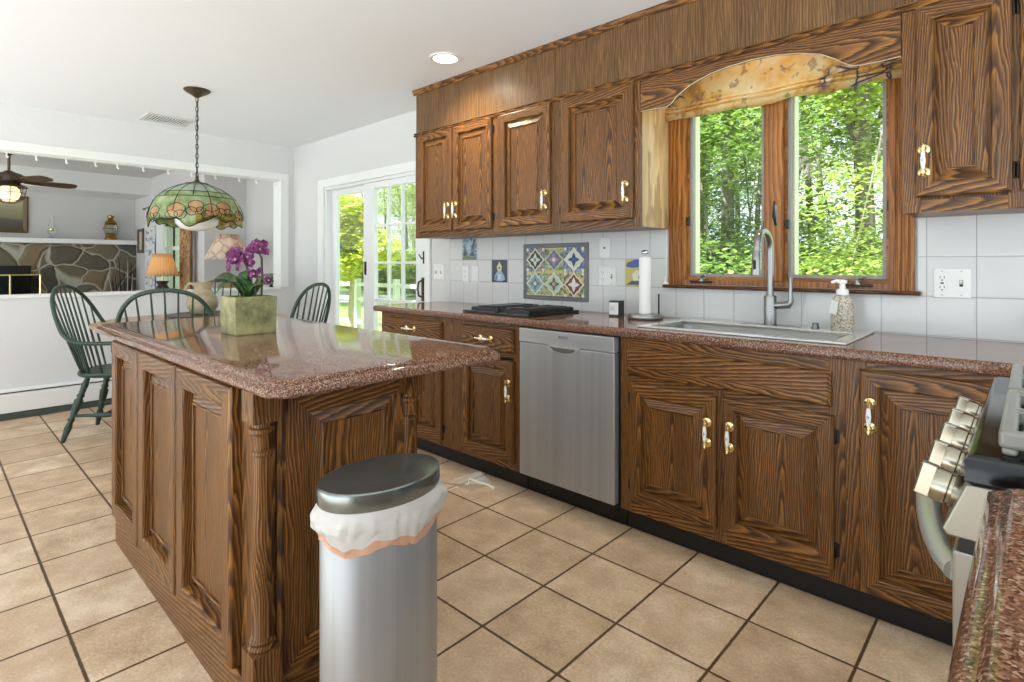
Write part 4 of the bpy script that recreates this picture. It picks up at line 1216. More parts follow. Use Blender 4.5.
# loose clear corner of the liner sticking out to the right, with its drawstring
FILM = glass('clear_film', (0.90, 0.89, 0.87, 1), 0.8, 0.3)
p = Vector((CX + 0.03, CY + 0.172, 0.625))
mb = MB()
mb.add([p, p + Vector((0.03, 0.045, 0.012)), p + Vector((0.02, 0.118, 0.004)), p + Vector((0.055, 0.13, -0.028)), p + Vector((0.055, 0.05, -0.02)), p + Vector((0.02, 0.11, 0.0061))], [(0, 1, 2), (0, 2, 5), (0, 4, 3, 5)])
build(mb, 'loose_film', FILM, bg_)
mb = MB().tube([p + Vector((0.0, 0.0, -0.02)), p + Vector((0.03, 0.06, -0.012)), p + Vector((0.03, 0.062, 0.002)), p + Vector((0.055, 0.115, -0.026)), p + Vector((0.060, 0.125, -0.034))], [0.001, 0.0014, 0.002, 0.0026, 0.0026], 6)
build(mb, 'drawstring_end', BAG, bg_)

# ================================================================== dining table, chairs and what stands on the table
TX, TY, TR = -4.85, 1.50, 0.68
t = thing('dining_table', 'round light wood dining table beyond the kitchen island', 'table', (TX, TY, 0))
build(MB().lathe([(0, 0.728), (TR - 0.03, 0.728), (TR - 0.006, 0.735), (TR, 0.745), (TR - 0.002, 0.755), (TR - 0.01, 0.760), (0, 0.760)], (TX, TY, 0), 64), 'tabletop', TABLEWOOD, t, smooth=40)
build(MB().lathe([(0.40, 0.66), (0.42, 0.66), (0.42, 0.728), (0.40, 0.728)], (TX, TY, 0), 40, 'z', 1, 1, False, False), 'apron', GREENPAINT, t, smooth=40)
build(MB().lathe([(0, 0.10), (0.09, 0.10), (0.10, 0.16), (0.06, 0.20), (0.055, 0.28), (0.085, 0.38), (0.09, 0.46), (0.06, 0.54), (0.055, 0.60), (0.10, 0.66), (0.25, 0.728), (0, 0.728)], (TX, TY, 0), 28), 'pedestal', GREENPAINT, t, smooth=50)
for k in range(4):
    a = PI / 4 + k * PI / 2
    c, s_ = math.cos(a), math.sin(a)
    build(MB().tube([(TX + r * c, TY + r * s_, z) for r, z in ((0.05, 0.20), (0.18, 0.19), (0.30, 0.12), (0.40, 0.045), (0.44, 0.032))], [0.035, 0.034, 0.030, 0.03, 0.032], 10), 'leg', GREENPAINT, t, smooth=60)

TURNLEG = [(0, 0.013), (0.10, 0.017), (0.22, 0.0225), (0.30, 0.015), (0.33, 0.022), (0.37, 0.015), (0.50, 0.024), (0.62, 0.027), (0.66, 0.016), (0.69, 0.024), (0.73, 0.017), (0.86, 0.021), (1.0, 0.012)]
def chair(label, arms):
    """windsor chair: sitter faces +y, origin on the floor under the seat"""
    t = thing('windsor_chair', label, 'chair', (0, 0, 0), 'green windsor chairs')
    # saddle seat
    rings = []
    def so(f, z):
        pts = []
        for k in range(40):
            a = 2 * PI * k / 40
            x, y = math.cos(a), math.sin(a)
            r = (abs(x) ** 2.6 + abs(y) ** 2.6) ** (-1 / 2.6)
            wx = 0.235 * (1 - 0.08 * (y < 0) * abs(y))
            pts.append((wx * r * x * f, 0.215 * r * y * f, z))
        return pts
    mb = MB().loft([so(0.90, 0.425), so(0.97, 0.432), so(1.0, 0.447), so(0.985, 0.457), so(0.90, 0.458), so(0.6, 0.449), so(0.05, 0.447)])
    build(mb, 'seat', GREENPAINT, t, smooth=45)
    feet = [(-0.235, 0.225), (0.235, 0.225), (-0.215, -0.235), (0.215, -0.235)]
    tops = [(-0.15, 0.14), (0.15, 0.14), (-0.13, -0.12), (0.13, -0.12)]
    for (fx, fy), (tx, ty) in zip(feet, tops):
        build(MB().turn((fx, fy, 0.0), (tx, ty, 0.432), TURNLEG, 12), 'leg', GREENPAINT, t, smooth=60)
    def onleg(i, z):
        q = z / 0.432
        return Vector((feet[i][0] + (tops[i][0] - feet[i][0]) * q, feet[i][1] + (tops[i][1] - feet[i][1]) * q, z))
    SP = [(0, 0.009), (0.3, 0.012), (0.42, 0.017), (0.5, 0.019), (0.58, 0.017), (0.7, 0.012), (1, 0.009)]
    for i, j in ((0, 2), (1, 3)):
        build(MB().turn(onleg(i, 0.17), onleg(j, 0.17), SP, 10), 'stretcher', GREENPAINT, t, smooth=60)
    build(MB().turn((onleg(0, 0.17) + onleg(2, 0.17)) / 2, (onleg(1, 0.17) + onleg(3, 0.17)) / 2, SP, 10), 'stretcher', GREENPAINT, t, smooth=60)
    n = 24
    if arms:
        half = [(0.275, 0.115, 0.668), (0.285, 0.03, 0.668), (0.285, -0.08, 0.672), (0.280, -0.150, 0.690), (0.272, -0.203, 0.735), (0.257, -0.238, 0.80), (0.230, -0.277, 0.885), (0.182, -0.312, 0.965), (0.104, -0.337, 1.023), (0.0, -0.346, 1.044)]
    else:
        half = [(0.185, -0.150, 0.452), (0.212, -0.175, 0.56), (0.240, -0.200, 0.67), (0.252, -0.222, 0.77), (0.242, -0.250, 0.87), (0.205, -0.275, 0.955), (0.145, -0.295, 1.012), (0.07, -0.305, 1.038), (0.0, -0.308, 1.044)]
    ctl = half + [(-x, y, z) for x, y, z in half[-2::-1]]
    P = [Vector(p) for p in ctl]
    pts = []
    for i in range(len(P) - 1):      # Catmull-Rom
        p0, p1, p2, p3 = P[max(i - 1, 0)], P[i], P[i + 1], P[min(i + 2, len(P) - 1)]
        for q in range(4):
            s = q / 4
            pts.append(0.5 * ((2 * p1) + (p2 - p0) * s + (2 * p0 - 5 * p1 + 4 * p2 - p3) * s * s + (3 * p1 - p0 - 3 * p2 + p3) * s ** 3))
    pts.append(P[-1])
    build(MB().tube(pts, 0.0135, 10), 'arm_bow' if arms else 'back_bow', GREENPAINT, t, smooth=60)
    def bow_at(x):
        best = min((p for p in pts if p.z > 0.75), key=lambda p: abs(p.x - x))
        return best
    ns = 9 if arms else 7
    for k in range(ns):
        u = -1 + 2 * k / (ns - 1)
        b = Vector((0.155 * u, -0.185 + 0.035 * u * u, 0.452))
        e = bow_at((0.225 if arms else 0.205) * u)
        build(MB().turn(b, e, [(0, 0.006), (0.3, 0.0085), (1, 0.0050)], 8), 'spindle', GREENPAINT, t, smooth=60)
    if arms:
        for s in (-1, 1):
            build(MB().turn((s * 0.205, 0.10, 0.452), (s * 0.275, 0.095, 0.665), [(0, 0.010), (0.12, 0.015), (0.3, 0.021), (0.42, 0.013), (0.48, 0.018), (0.56, 0.012), (0.75, 0.019), (1, 0.010)], 10), 'arm_post', GREENPAINT, t, smooth=60)
            for yb, ye in ((0.0, -0.005), (-0.08, -0.10)):
                build(MB().turn((s * 0.205, yb, 0.452), (s * 0.284, ye, 0.668), [(0, 0.006), (0.4, 0.008), (1, 0.005)], 8), 'spindle', GREENPAINT, t, smooth=60)
    return t
def face_to(o, x, y, ang):
    o.location = (x, y, 0)
    o.rotation_euler = (0, 0, ang - PI / 2)
c1 = chair('dark green windsor armchair at the left, its whole back in view beside the half wall', True)
face_to(c1, -4.776, 0.966, math.radians(54))
c2 = chair('dark green windsor chair whose back arches just above the far end of the island', False)
face_to(c2, -3.98, 1.105, math.radians(155))
c3 = dup(c2, label='dark green windsor chair in front of the glass slider, seen edge on')
face_to(c3, -4.25, 1.93, math.radians(212))
c4 = dup(c2, label='dark green windsor chair at the far side of the table, mostly hidden by the orchid')
face_to(c4, -5.33, 1.80, math.radians(-32))

# tray and pitcher
PX_, PY_ = -5.08, 1.62
tag(build(MB().lathe([(0, 0.7605), (0.10, 0.7605), (0.10, 0.768), (0.305, 0.770), (0.315, 0.778), (0.312, 0.784), (0.298, 0.780), (0, 0.779)], (PX_ + 0.05, PY_ + 0.04, 0), 40), 'turntable_tray', plain('dark_tray', srgb(66, 56, 48), 0.35), smooth=40), 'dark round turntable tray on the dining table under the pitcher', 'tray')
t = thing('pitcher', 'tan pottery pitcher on the tray behind the island', 'pitcher', (PX_, PY_, 0.779))
def clay_patt(name, a, b):
    tt = NT(name)
    n = tt.noise(tt.obj(), 9, 4)
    tt.pbsdf(Base_Color=tt.ramp(n, [(0.35, a), (0.65, b)]), Roughness=0.6, Normal=tt.bump(n, 0.2))
    return tt.mat
CLAY = clay_patt('tan_clay', srgb(150, 134, 108), srgb(198, 182, 152))
prof = [(0, 0.0), (0.065, 0.0), (0.085, 0.012), (0.112, 0.06), (0.118, 0.095), (0.108, 0.14), (0.078, 0.185), (0.062, 0.21), (0.066, 0.235), (0.083, 0.262)]
rings = []
for i, (r, h) in enumerate(prof):
    ring = []
    for k in range(32):
        a = 2 * PI * k / 32
        lip = max(0, math.cos(a - 0.45)) ** 6
        rr = r + (0.030 * lip if i == 9 else 0.012 * lip if i == 8 else 0)
        ring.append((PX_ + max(rr, 1e-4) * math.cos(a), PY_ + max(rr, 1e-4) * math.sin(a), 0.7795 + h + (0.012 * lip if i == 9 else 0)))
    rings.append(ring)
rings.append([(PX_ + (x - PX_) * 0.9, PY_ + (y - PY_) * 0.9, z - 0.002) for x, y, z in rings[-1]])
rings.append([(PX_ + 0.05 * math.cos(2 * PI * k / 32), PY_ + 0.05 * math.sin(2 * PI * k / 32), 0.7795 + 0.20) for k in range(32)])
build(MB().loft(rings), 'jug', CLAY, t, smooth=50)
d = Vector((-math.cos(0.70), -math.sin(0.70), 0))
hp = [Vector((PX_, PY_, 0.7795)) + d * r + Vector((0, 0, h)) for r, h in ((0.072, 0.245), (0.115, 0.255), (0.145, 0.225), (0.15, 0.185), (0.125, 0.150), (0.108, 0.135))]
build(MB().tube(hp, [0.011, 0.012, 0.0115, 0.011, 0.011, 0.012], 10), 'handle', CLAY, t, smooth=60)

# ================================================================== orchid in a green planter on the island
OX0, OX1, OY0, OY1 = -2.305, -2.153, 0.797, 0.953
OZ0, OZ1 = IZ, IZ + 0.143
t = thing('potted_orchid', 'purple orchid in a mottled green square planter on the island', 'plant', ((OX0 + OX1) / 2, (OY0 + OY1) / 2, IZ))
def planter_mat():
    tt = NT('mossy_green_planter')
    o = tt.obj()
    n = tt.noise(o, 16, 5, 0.65)
    n2 = tt.noise(o, 55, 3)
    c = tt.ramp(n, [(0.30, srgb(92, 90, 56)), (0.5, srgb(140, 138, 92)), (0.66, srgb(168, 160, 114)), (0.8, srgb(194, 178, 140))])
    tt.pbsdf(Base_Color=c, Roughness=0.5, Normal=tt.bump(n2, 0.35, 0.002))
    return tt.mat
mb = MB().loft([[(x0, y0, z), (x1, y0, z), (x1, y1, z), (x0, y1, z)] for x0, x1, y0, y1, z in
                [(OX0 + d, OX1 - d, OY0 + d, OY1 - d, z) for d, z in ((0.004, OZ0), (0.002, OZ0 + 0.004), (0.0, OZ1 - 0.003), (0.002, OZ1), (0.008, OZ1), (0.010, OZ1 - 0.02))]])
build(mb, 'planter', planter_mat(), t)
build(MB().slab([OX0 + 0.011, OX1 - 0.011], [OY0 + 0.011, OY1 - 0.011], set(), 'z', OZ1 - 0.03, OZ1 - 0.006), 'moss', clay_patt('moss', srgb(84, 82, 50), srgb(140, 130, 92)), t)
oc = Vector(((OX0 + OX1) / 2, (OY0 + OY1) / 2, OZ1 - 0.006))
def leaf_patt(tt):
    return tt.ramp(tt.noise(tt.obj(), 20, 3), [(0.35, srgb(44, 78, 46)), (0.6, srgb(86, 120, 66)), (0.75, srgb(120, 144, 90))])
OLEAF = translucent('orchid_leaf', None, 0.25, 0.35, 0, leaf_patt)
camR = Vector((0.729, 0.684, 0))      # a direction along the island, used only to spread the leaves
camF = Vector((-0.684, 0.729, 0))
def strap_leaf(base, tip, width, lift, twist=0.0):
    n = 10
    base, tip = Vector(base), Vector(tip)
    side = (tip - base).cross(Vector((0, 0, 1))).normalized()
    rows = []
    for k in range(n + 1):
        s = k / n
        c = base.lerp(tip, s) + Vector((0, 0, lift * 4 * s * (1 - s)))
        w = width * (math.sin(PI * min(1, s * 0.93 + 0.07)) ** 0.6) * (1 if s < 0.98 else 0.2)
        dz = Vector((0, 0, 0.32 * w))
        sd = (side * math.cos(twist * s) + Vector((0, 0, math.sin(twist * s)))).normalized()
        rows.append([c - sd * w + dz, c - sd * w * 0.5 + dz * 0.3, c, c + sd * w * 0.5 + dz * 0.3, c + sd * w + dz])
    th_ = Vector((0, 0, -0.0025))
    rings = [r + [p + th_ for p in r[::-1]] for r in rows]
    return MB().loft(rings)
for (r, f, z, w, l, tw) in ((-0.150, 0.00, 0.052, 0.032, 0.05, 0.5), (0.105, -0.02, 0.055, 0.040, 0.03, -0.9), (-0.09, -0.07, 0.02, 0.026, 0.05, 0.2), (0.06, 0.09, 0.09, 0.028, 0.02, 0.0), (-0.06, 0.08, 0.10, 0.026, 0.02, 0.4), (0.01, -0.05, 0.075, 0.022, 0.02, 0.7), (-0.035, -0.03, 0.085, 0.020, 0.01, -0.4)):
    tip = oc + camR * r + camF * f + Vector((0, 0, z))
    build(strap_leaf(oc + camR * r * 0.12, tip, w, l, tw), 'leaf', OLEAF, t, smooth=60)
STEM = plain('orchid_stem', srgb(60, 66, 44), 0.5)
def petal_patt(tt):
    return tt.ramp(tt.noise(tt.obj(), 60, 2), [(0.35, srgb(84, 20, 66)), (0.58, srgb(134, 46, 110)), (0.75, srgb(196, 140, 180))])
PETAL = translucent('orchid_petal', None, 0.3, 0.5, 0, petal_patt)
PALEPETAL = translucent('orchid_pale_petal', srgb(214, 196, 200), 0.4, 0.5)
def flower(c, nrm, size, pale=False):
    c, nrm = Vector(c), Vector(nrm).normalized()
    u = nrm.cross(Vector((0, 0, 1))).normalized()
    v = u.cross(nrm).normalized()
    mb = MB().use(PETAL)
    for k in range(5):
        a = PI / 2 + k * 2 * PI / 5
        wd = 0.62 if k in (1, 4) else 0.42
        d = u * math.cos(a) + v * math.sin(a)
        e = -u * math.sin(a) + v * math.cos(a)
        rows = []
        for q in range(6):
            s = q / 5
            w = size * wd * math.sin(PI * (0.08 + 0.86 * s)) ** 0.8
            m = c + d * size * s + nrm * size * (0.22 * s - 0.35 * s * s)
            rows.append([m - e * w, m + nrm * size * 0.05, m + e * w, m - nrm * size * 0.02])
        mb.loft(rows)
    mb.use(PALEPETAL if pale else PETAL).sphere(c + nrm * size * 0.15, size * 0.2, 8, 5)
    return mb
random.seed(11)
stems = [
    [(0.005, 0, 0.0), (0.0, 0.0, 0.09), (-0.004, -0.005, 0.15), (-0.02, -0.01, 0.19), (-0.06, -0.02, 0.205)],
    [(0.045, 0.01, 0.0), (0.048, 0.01, 0.10), (0.046, 0.01, 0.19), (0.035, 0.0, 0.235), (0.015, 0, 0.25)],
    [(0.035, -0.02, 0.0), (0.037, -0.02, 0.07), (0.05, -0.03, 0.105), (0.09, -0.03, 0.085)]]
def W(r, f, z): return oc + camR * r + camF * f + Vector((0, 0, z))
for st in stems:
    pts = [W(p[0], p[1], p[2] * 0.80) for p in st]
    build(MB().tube(pts, [0.0042] * (len(pts) - 1) + [0.0025], 6), 'stem', STEM, t, smooth=60)
for (r, f, z, s) in ((-0.062, -0.02, 0.205, 0.026), (-0.040, -0.03, 0.226, 0.027), (-0.018, -0.02, 0.210, 0.029), (-0.03, -0.045, 0.186, 0.030), (-0.058, -0.04, 0.176, 0.027), (-0.010, -0.05, 0.178, 0.029), (0.010, -0.03, 0.196, 0.028), (-0.045, 0.0, 0.150, 0.025), (-0.070, -0.02, 0.145, 0.020), (0.000, 0.01, 0.225, 0.027), (0.022, -0.01, 0.240, 0.029), (0.045, 0.0, 0.235, 0.026), (0.055, 0.01, 0.262, 0.022), (0.030, 0.0, 0.262, 0.024), (0.066, 0.0, 0.225, 0.022), (0.020, -0.03, 0.165, 0.024), (0.035, -0.035, 0.115, 0.024), (0.055, -0.035, 0.130, 0.020), (0.090, -0.03, 0.085, 0.017), (0.075, -0.03, 0.100, 0.014), (0.018, -0.035, 0.128, 0.016)):
    nr = -camF + camR * random.uniform(-0.9, 0.9) + Vector((0, 0, random.uniform(-0.3, 0.4)))
    build(flower(W(r, f, z * 0.80), nr, s * 0.84, random.random() < 0.4), 'flower', None, t, smooth=60)

# ================================================================== stained glass pendant over the table
LX_, LY_ = -4.35, 1.35
t = thing('pendant_lamp', 'green stained glass pendant lamp hanging on a chain over the dining table', 'pendant lamp', (LX_, LY_, ZC))
build(MB().lathe([(0, 2.4395), (0.085, 2.4395), (0.086, 2.434), (0.070, 2.420), (0.034, 2.400), (0.015, 2.386), (0, 2.384)], (LX_, LY_, 0), 28), 'ceiling_canopy', BRONZE, t, smooth=50)
mb = MB()
z = 2.388
k = 0
while z > 1.83:
    ring = []
    for q in range(12):
        a = 2 * PI * q / 12
        w, h = 0.0085 * math.cos(a), 0.0215 * math.sin(a)
        ring.append((LX_ + (w if k % 2 else 0), LY_ + (0 if k % 2 else w), z - 0.0175 + h))
    mb.tube(ring, 0.0026, 6, True)
    z -= 0.0335
    k += 1
mb.tube([(LX_ + 0.004, LY_ + 0.004, 2.39), (LX_ - 0.004, LY_ + 0.003, 2.15), (LX_ + 0.003, LY_ - 0.004, 1.80)], 0.0025, 6)
build(mb, 'chain', DARKMETAL, t, smooth=60)
build(MB().lathe([(0, 1.83), (0.010, 1.828), (0.012, 1.80), (0.024, 1.785), (0.045, 1.778), (0.075, 1.772), (0.076, 1.766), (0, 1.766)], (LX_, LY_, 0), 24), 'shade_cap', BRONZE, t, smooth=50)
def tglass(name, a, b, c):
    return translucent(name, None, 0.45, 0.2, 0, lambda tt: tt.ramp(tt.noise(tt.obj(), 14, 3), [(0.32, a), (0.5, b), (0.68, c)]))
TG_PALE = tglass('pale_green_glass', srgb(206, 220, 208), srgb(190, 208, 188), srgb(224, 230, 216))
TG_GREEN = tglass('leaf_green_glass', srgb(140, 164, 106), srgb(178, 196, 142), srgb(208, 216, 176))
TG_OLIVE = tglass('amber_olive_glass', srgb(116, 104, 34), srgb(160, 148, 66), srgb(190, 170, 80))
TG_PEACH = tglass('peach_glass', srgb(196, 146, 96), srgb(214, 168, 118), srgb(226, 190, 146))
NS = 96
prof = [(r * 0.875, z) for r, z in ((0.075, 1.768), (0.13, 1.752), (0.19, 1.728), (0.245, 1.696), (0.285, 1.660), (0.312, 1.622), (0.330, 1.582), (0.340, 1.546), (0.344, 1.514), (0.336, 1.487))]
def low_edge(a):
    """scalloped skirt"""
    return 0.022 * math.sin(5 * a + 0.6) + 0.012 * math.sin(9 * a + 2.0) + 0.008 * math.sin(16 * a)
mb = MB()
pt = []
for i, (r, z) in enumerate(prof):
    row = []
    for k in range(NS):
        a = 2 * PI * k / NS
        f = max(0, (i - 6) / 3)
        row.append((LX_ + r * math.cos(a), LY_ + r * math.sin(a), z + f * low_edge(a)))
    pt.append(row)
b = len(mb.v)
mb.v += [p for r in pt for p in r]
flowers = [(2 * PI * (q + 0.3 * math.sin(q * 5)) / 15, 1.562 + 0.030 * math.sin(q * 2.4), 0.046 + 0.010 * math.sin(q * 3.1)) for q in range(15)]
for i in range(len(prof) - 1):
    for k in range(NS):
        a, z = 2 * PI * (k + 0.5) / NS, (prof[i][1] + prof[i + 1][1]) / 2
        m = TG_PALE if i < 3 else TG_GREEN
        if i >= 4:
            for fa, fz, fr in flowers:
                da = (a - fa + PI) % (2 * PI) - PI
                if (da * 0.29) ** 2 + (z - fz) ** 2 < fr ** 2: m = TG_PEACH
        if i >= 7 and m is TG_GREEN and math.sin(3 * a + 1.2) > 0.2: m = TG_OLIVE
        mb.use(m)
        mb.f.append([b + i * NS + k, b + i * NS + (k + 1) % NS, b + (i + 1) * NS + (k + 1) % NS, b + (i + 1) * NS + k]); mb.m.append(mb.cur)
shd = build(mb, 'glass_shade', None, t, smooth=60)
md = shd.modifiers.new('thick', 'SOLIDIFY'); md.thickness = 0.003; md.offset = -1
LEAD = plain('lead_came', srgb(50, 48, 44), 0.45, 0.6)
mb = MB()
for q in range(16):
    k = q * NS // 16
    mb.tube([pt[i][k] for i in range(5 if q % 2 else 8)], 0.0028, 5)
for i in (3, 4):
    mb.tube(pt[i], 0.0025, 5, True)
mb.tube(pt[-1], 0.0035, 5, True)
for fa, fz, fr in flowers:           # petals outlined in lead
    for (da, dz, sc) in ((0, 0, 1.0), (0.10, -0.03, 0.62), (-0.09, -0.035, 0.7)):
        ring = []
        for q in range(14):
            a_ = 2 * PI * q / 14
            zz = min(1.65, max(1.50, fz + dz + fr * sc * math.sin(a_)))
            aa = fa + da + fr * sc * 1.1 * math.cos(a_) / 0.29 * (1 + 0.15 * math.sin(3 * a_))
            rr = 0.300
            for (r0, z0), (r1, z1) in zip(prof, prof[1:]):
                if z1 <= zz <= z0: rr = r0 + (r1 - r0) * (z0 - zz) / (z0 - z1)
            ring.append((LX_ + (rr + 0.001) * math.cos(aa), LY_ + (rr + 0.001) * math.sin(aa), zz))
        mb.tube(ring, 0.0022, 5, True)
build(mb, 'lead_lines', LEAD, t, smooth=60)
build(MB().lathe([(0.065, 1.62), (0.12, 1.585), (0.142, 1.53), (0.136, 1.485), (0.105, 1.452), (0.055, 1.437), (0, 1.434)], (LX_, LY_, 0), 28), 'diffuser_bowl', plain('opal_glass', srgb(244, 244, 242), 0.15, coat=0.3), t, smooth=60)
build(MB().tube([(LX_, LY_, 1.77), (LX_, LY_, 1.60)], 0.012, 8), 'stem', BRONZE, t, smooth=60)

# ================================================================== ceiling fixtures of the kitchen
t = thing('recessed_light', 'round recessed ceiling light in front of the oak soffit', 'ceiling light', (-2.585, 2.165, ZC))
build(MB().lathe([(0.068, 2.4405), (0.096, 2.4395), (0.096, 2.434), (0.085, 2.431), (0.072, 2.434)], (-2.585, 2.165, 0), 36, 'z', 1, 1, False, False), 'trim_ring', WHITE, t, smooth=50)
build(MB().lathe([(0, 2.4365), (0.072, 2.4365), (0.072, 2.439), (0, 2.439)], (-2.585, 2.165, 0), 32), 'lens', plain('lamp_lens', srgb(255, 250, 240), 0.4, emit=(1, 0.93, 0.82, 1), es=6), t)
def spot(name, loc, power, size=1.4, blend=0.6, col=(1, 0.87, 0.68), rad=0.05):
    d = bpy.data.lights.new(name, 'SPOT')
    d.energy, d.spot_size, d.spot_blend, d.color, d.shadow_soft_size = power, size, blend, col, rad
    o = bpy.data.objects.new(name, d)
    o.location = loc
    COL.objects.link(o)
    return o
spot('recessed_lamp', (-2.585, 2.165, 2.428), 26, 2.6, 0.8)

t = thing('ceiling_vent', 'white slatted air vent in the ceiling above the dining table', 'vent', (-5.40, 1.44, ZC))
VX0, VX1, VY0, VY1 = -5.56, -5.28, 1.27, 1.63
build(MB().slab([VX0, VX0 + 0.035, VX1 - 0.035, VX1], [VY0, VY0 + 0.035, VY1 - 0.035, VY1], {(1, 1)}, 'z', 2.428, 2.4398), 'frame', plain('vent_grey', srgb(206, 205, 203), 0.4), t, bevel=0.003)
build(MB().box(VX0 + 0.03, VX1 - 0.03, VY0 + 0.03, VY1 - 0.03, 2.438, 2.4395), 'duct', plain('duct_grey', srgb(120, 120, 120), 0.6), t)
for k in range(13):
    y = VY0 + 0.05 + k * (VY1 - VY0 - 0.10) / 12
    build(MB().obox(((VX0 + VX1) / 2, y, 2.432), VX1 - VX0 - 0.07, 0.010, 0.002, Matrix.Rotation(0.12, 3, 'X')), 'slat', WHITE, t)
for (y) in (0.44, 0.63, 0.84, 1.06, 1.24, 1.46, 1.70, 1.93, 2.15, 2.34, 2.47, 2.565):
    pass
for i, px in enumerate((6.5, 35.8, 66, 95.3, 117.3, 142.8, 167.7, 191.2, 215, 239, 256, 274.8)):
    q = (px - 512) / 555.28
    dx, dy = -math.sin(TH) + q * math.cos(TH), math.cos(TH) + q * math.sin(TH)
    y = dy * (XW - 0.06) / dx
    mb = MB().tube([(XW - 0.06, y, 2.070), (XW - 0.06, y, 2.040), (XW - 0.056, y + 0.004, 2.030), (XW - 0.048, y + 0.006, 2.030), (XW - 0.045, y + 0.007, 2.038)], 0.0055, 6)
    mb.box(XW - 0.066, XW - 0.054, y - 0.006, y + 0.006, 2.055, 2.0685)
    tag(build(mb, 'curtain_hook', VINYL, smooth=50), 'small white curtain hook along the track under the wide opening', 'hook', 'curtain hooks on the opening track')

# ================================================================== the living room beyond the half wall
struct('floor_living_room', MB().box(LX, XW - 0.15, -2.5, YN, 0.0, 0.004), plain('living_carpet', srgb(176, 164, 150), 0.95))
def stone_mat():
    tt = NT('field_stone')
    o = tt.obj()
    P = tt.xyz(o)
    n = tt.n('TexNoise', {'Vector': o, 'Scale': 2.2, 'Detail': 2.0}).outputs['Color']
    v = tt.n('VectorMath', {0: n, 1: (0.5, 0.5, 0.5)}, operation='SUBTRACT').outputs[0]
    v = tt.n('VectorMath', {0: v, 1: (0.0, 0.32, 0.32)}, operation='MULTIPLY').outputs[0]
    v = tt.n('VectorMath', {0: tt.vec(0.0, tt.math('MULTIPLY', P[1], 0.85), P[2]), 1: v}, operation='ADD').outputs[0]
    d = tt.n('TexVoronoi', {'Vector': v, 'Scale': 4.0}, feature='DISTANCE_TO_EDGE').outputs['Distance']
    cid = tt.xyz(tt.n('TexVoronoi', {'Vector': v, 'Scale': 4.0}).outputs['Color'])
    stone = tt.ramp(cid[0], [(0.0, srgb(62, 64, 60)), (0.3, srgb(112, 102, 82)), (0.5, srgb(78, 84, 74)), (0.7, srgb(140, 120, 90)), (1.0, srgb(112, 106, 92))])
    stone = tt.mix(tt.math('MULTIPLY', tt.noise(o, 9, 4, 0.7), 0.55), stone, srgb(84, 78, 66))
    f = tt.n('MapRange', {0: d, 1: 0.020, 2: 0.045}).outputs[0]
    c = tt.mix(f, srgb(172, 168, 150), stone)
    h = tt.n('MapRange', {0: d, 1: 0.0, 2: 0.12}).outputs[0]
    tt.pbsdf(Base_Color=c, Roughness=0.75, Normal=tt.bump(tt.math('ADD', h, tt.math('MULTIPLY', tt.noise(o, 14, 4), 0.3)), 0.7, 0.03))
    return tt.mat
t = thing('fireplace', 'grey field stone fireplace with a dark firebox, across the far living room wall', 'fireplace', (LX, 0.6, 0))
build(MB().slab([-2.4, 0.0, 1.04, LY - 0.002], [0.0, 0.42, 1.175, 1.48], {(1, 1)}, 'x', LX + 0.001, LX + 0.09), 'stone_face', stone_mat(), t)
build(MB().box(LX + 0.002, LX + 0.012, 0.0, 1.04, 0.42, 1.175), 'firebox', BLACK, t)
build(MB().box(LX + 0.09, LX + 0.5, -0.5, 1.6, 0.0, 0.40), 'hearth', stone_mat(), t)
tag(build(MB().box(LX, LX + 0.20, -2.4, LY, 1.485, 1.55), 'mantel_shelf', WHITE, bevel=0.006), 'long white mantel shelf above the stone fireplace', 'mantel')
t = thing('fire_screen', 'brass framed folding fire screen standing before the firebox', 'fire screen', (LX + 0.30, 0.7, 0.40))
MESH = glass('screen_mesh', (0.42, 0.41, 0.38, 1), 0.1, 0.4)
for (y0, y1, x0, x1) in ((0.20, 0.80, 0.32, 0.32), (0.80, 1.11, 0.32, 0.24)):
    p0, p1 = Vector((LX + x0, y0, 0.402)), Vector((LX + x1, y1, 0.402))
    up = Vector((0, 0, 0.65))
    build(MB().tube([p0, p0 + up], 0.012, 6).tube([p1, p1 + up], 0.012, 6).tube([p0 + up, p1 + up], 0.010, 6).tube([p0 + up * 0.02, p1 + up * 0.02], 0.010, 6), 'brass_frame', BRASS, t)
    build(MB().add([p0, p1, p1 + up, p0 + up, p0 + Vector((0.003, 0, 0)), p1 + Vector((0.003, 0, 0)), p1 + up + Vector((0.003, 0, 0)), p0 + up + Vector((0.003, 0, 0))], [(0, 1, 2, 3), (7, 6, 5, 4)]), 'mesh_panel', MESH, t)
# dark kindling bundle by the corner
random.seed(5)
t = thing('kindling_bundle', 'bundle of thin dark sticks leaning at the right end of the stone fireplace', 'sticks', (LX + 0.3, 2.05, 0))
build(MB().lathe([(0, 0.0), (0.13, 0.0), (0.16, 0.35), (0.15, 0.36), (0.12, 0.02), (0, 0.02)], (LX + 0.3, 2.06, 0), 20), 'basket', plain('dark_wicker', srgb(60, 46, 36), 0.8, bump=0.5, bscale=60), t, smooth=40)
for k in range(18):
    a, b = random.uniform(-1, 1), random.uniform(-1, 1)
    p0 = Vector((LX + 0.3 + a * 0.06, 2.06 + b * 0.06, 0.03))
    p1 = Vector((LX + 0.22 + a * 0.10, 2.03 + b * 0.16, random.uniform(0.95, 1.32)))
    if p1.y > LY - 0.02: p1.y = LY - 0.02
    build(MB().tube([p0, p0.lerp(p1, 0.6), p1], [0.010, 0.009, 0.003], 5), 'stick', plain('stick_%d' % k, srgb(40, 38, 36) if k % 5 else srgb(206, 196, 176), 0.8), t)

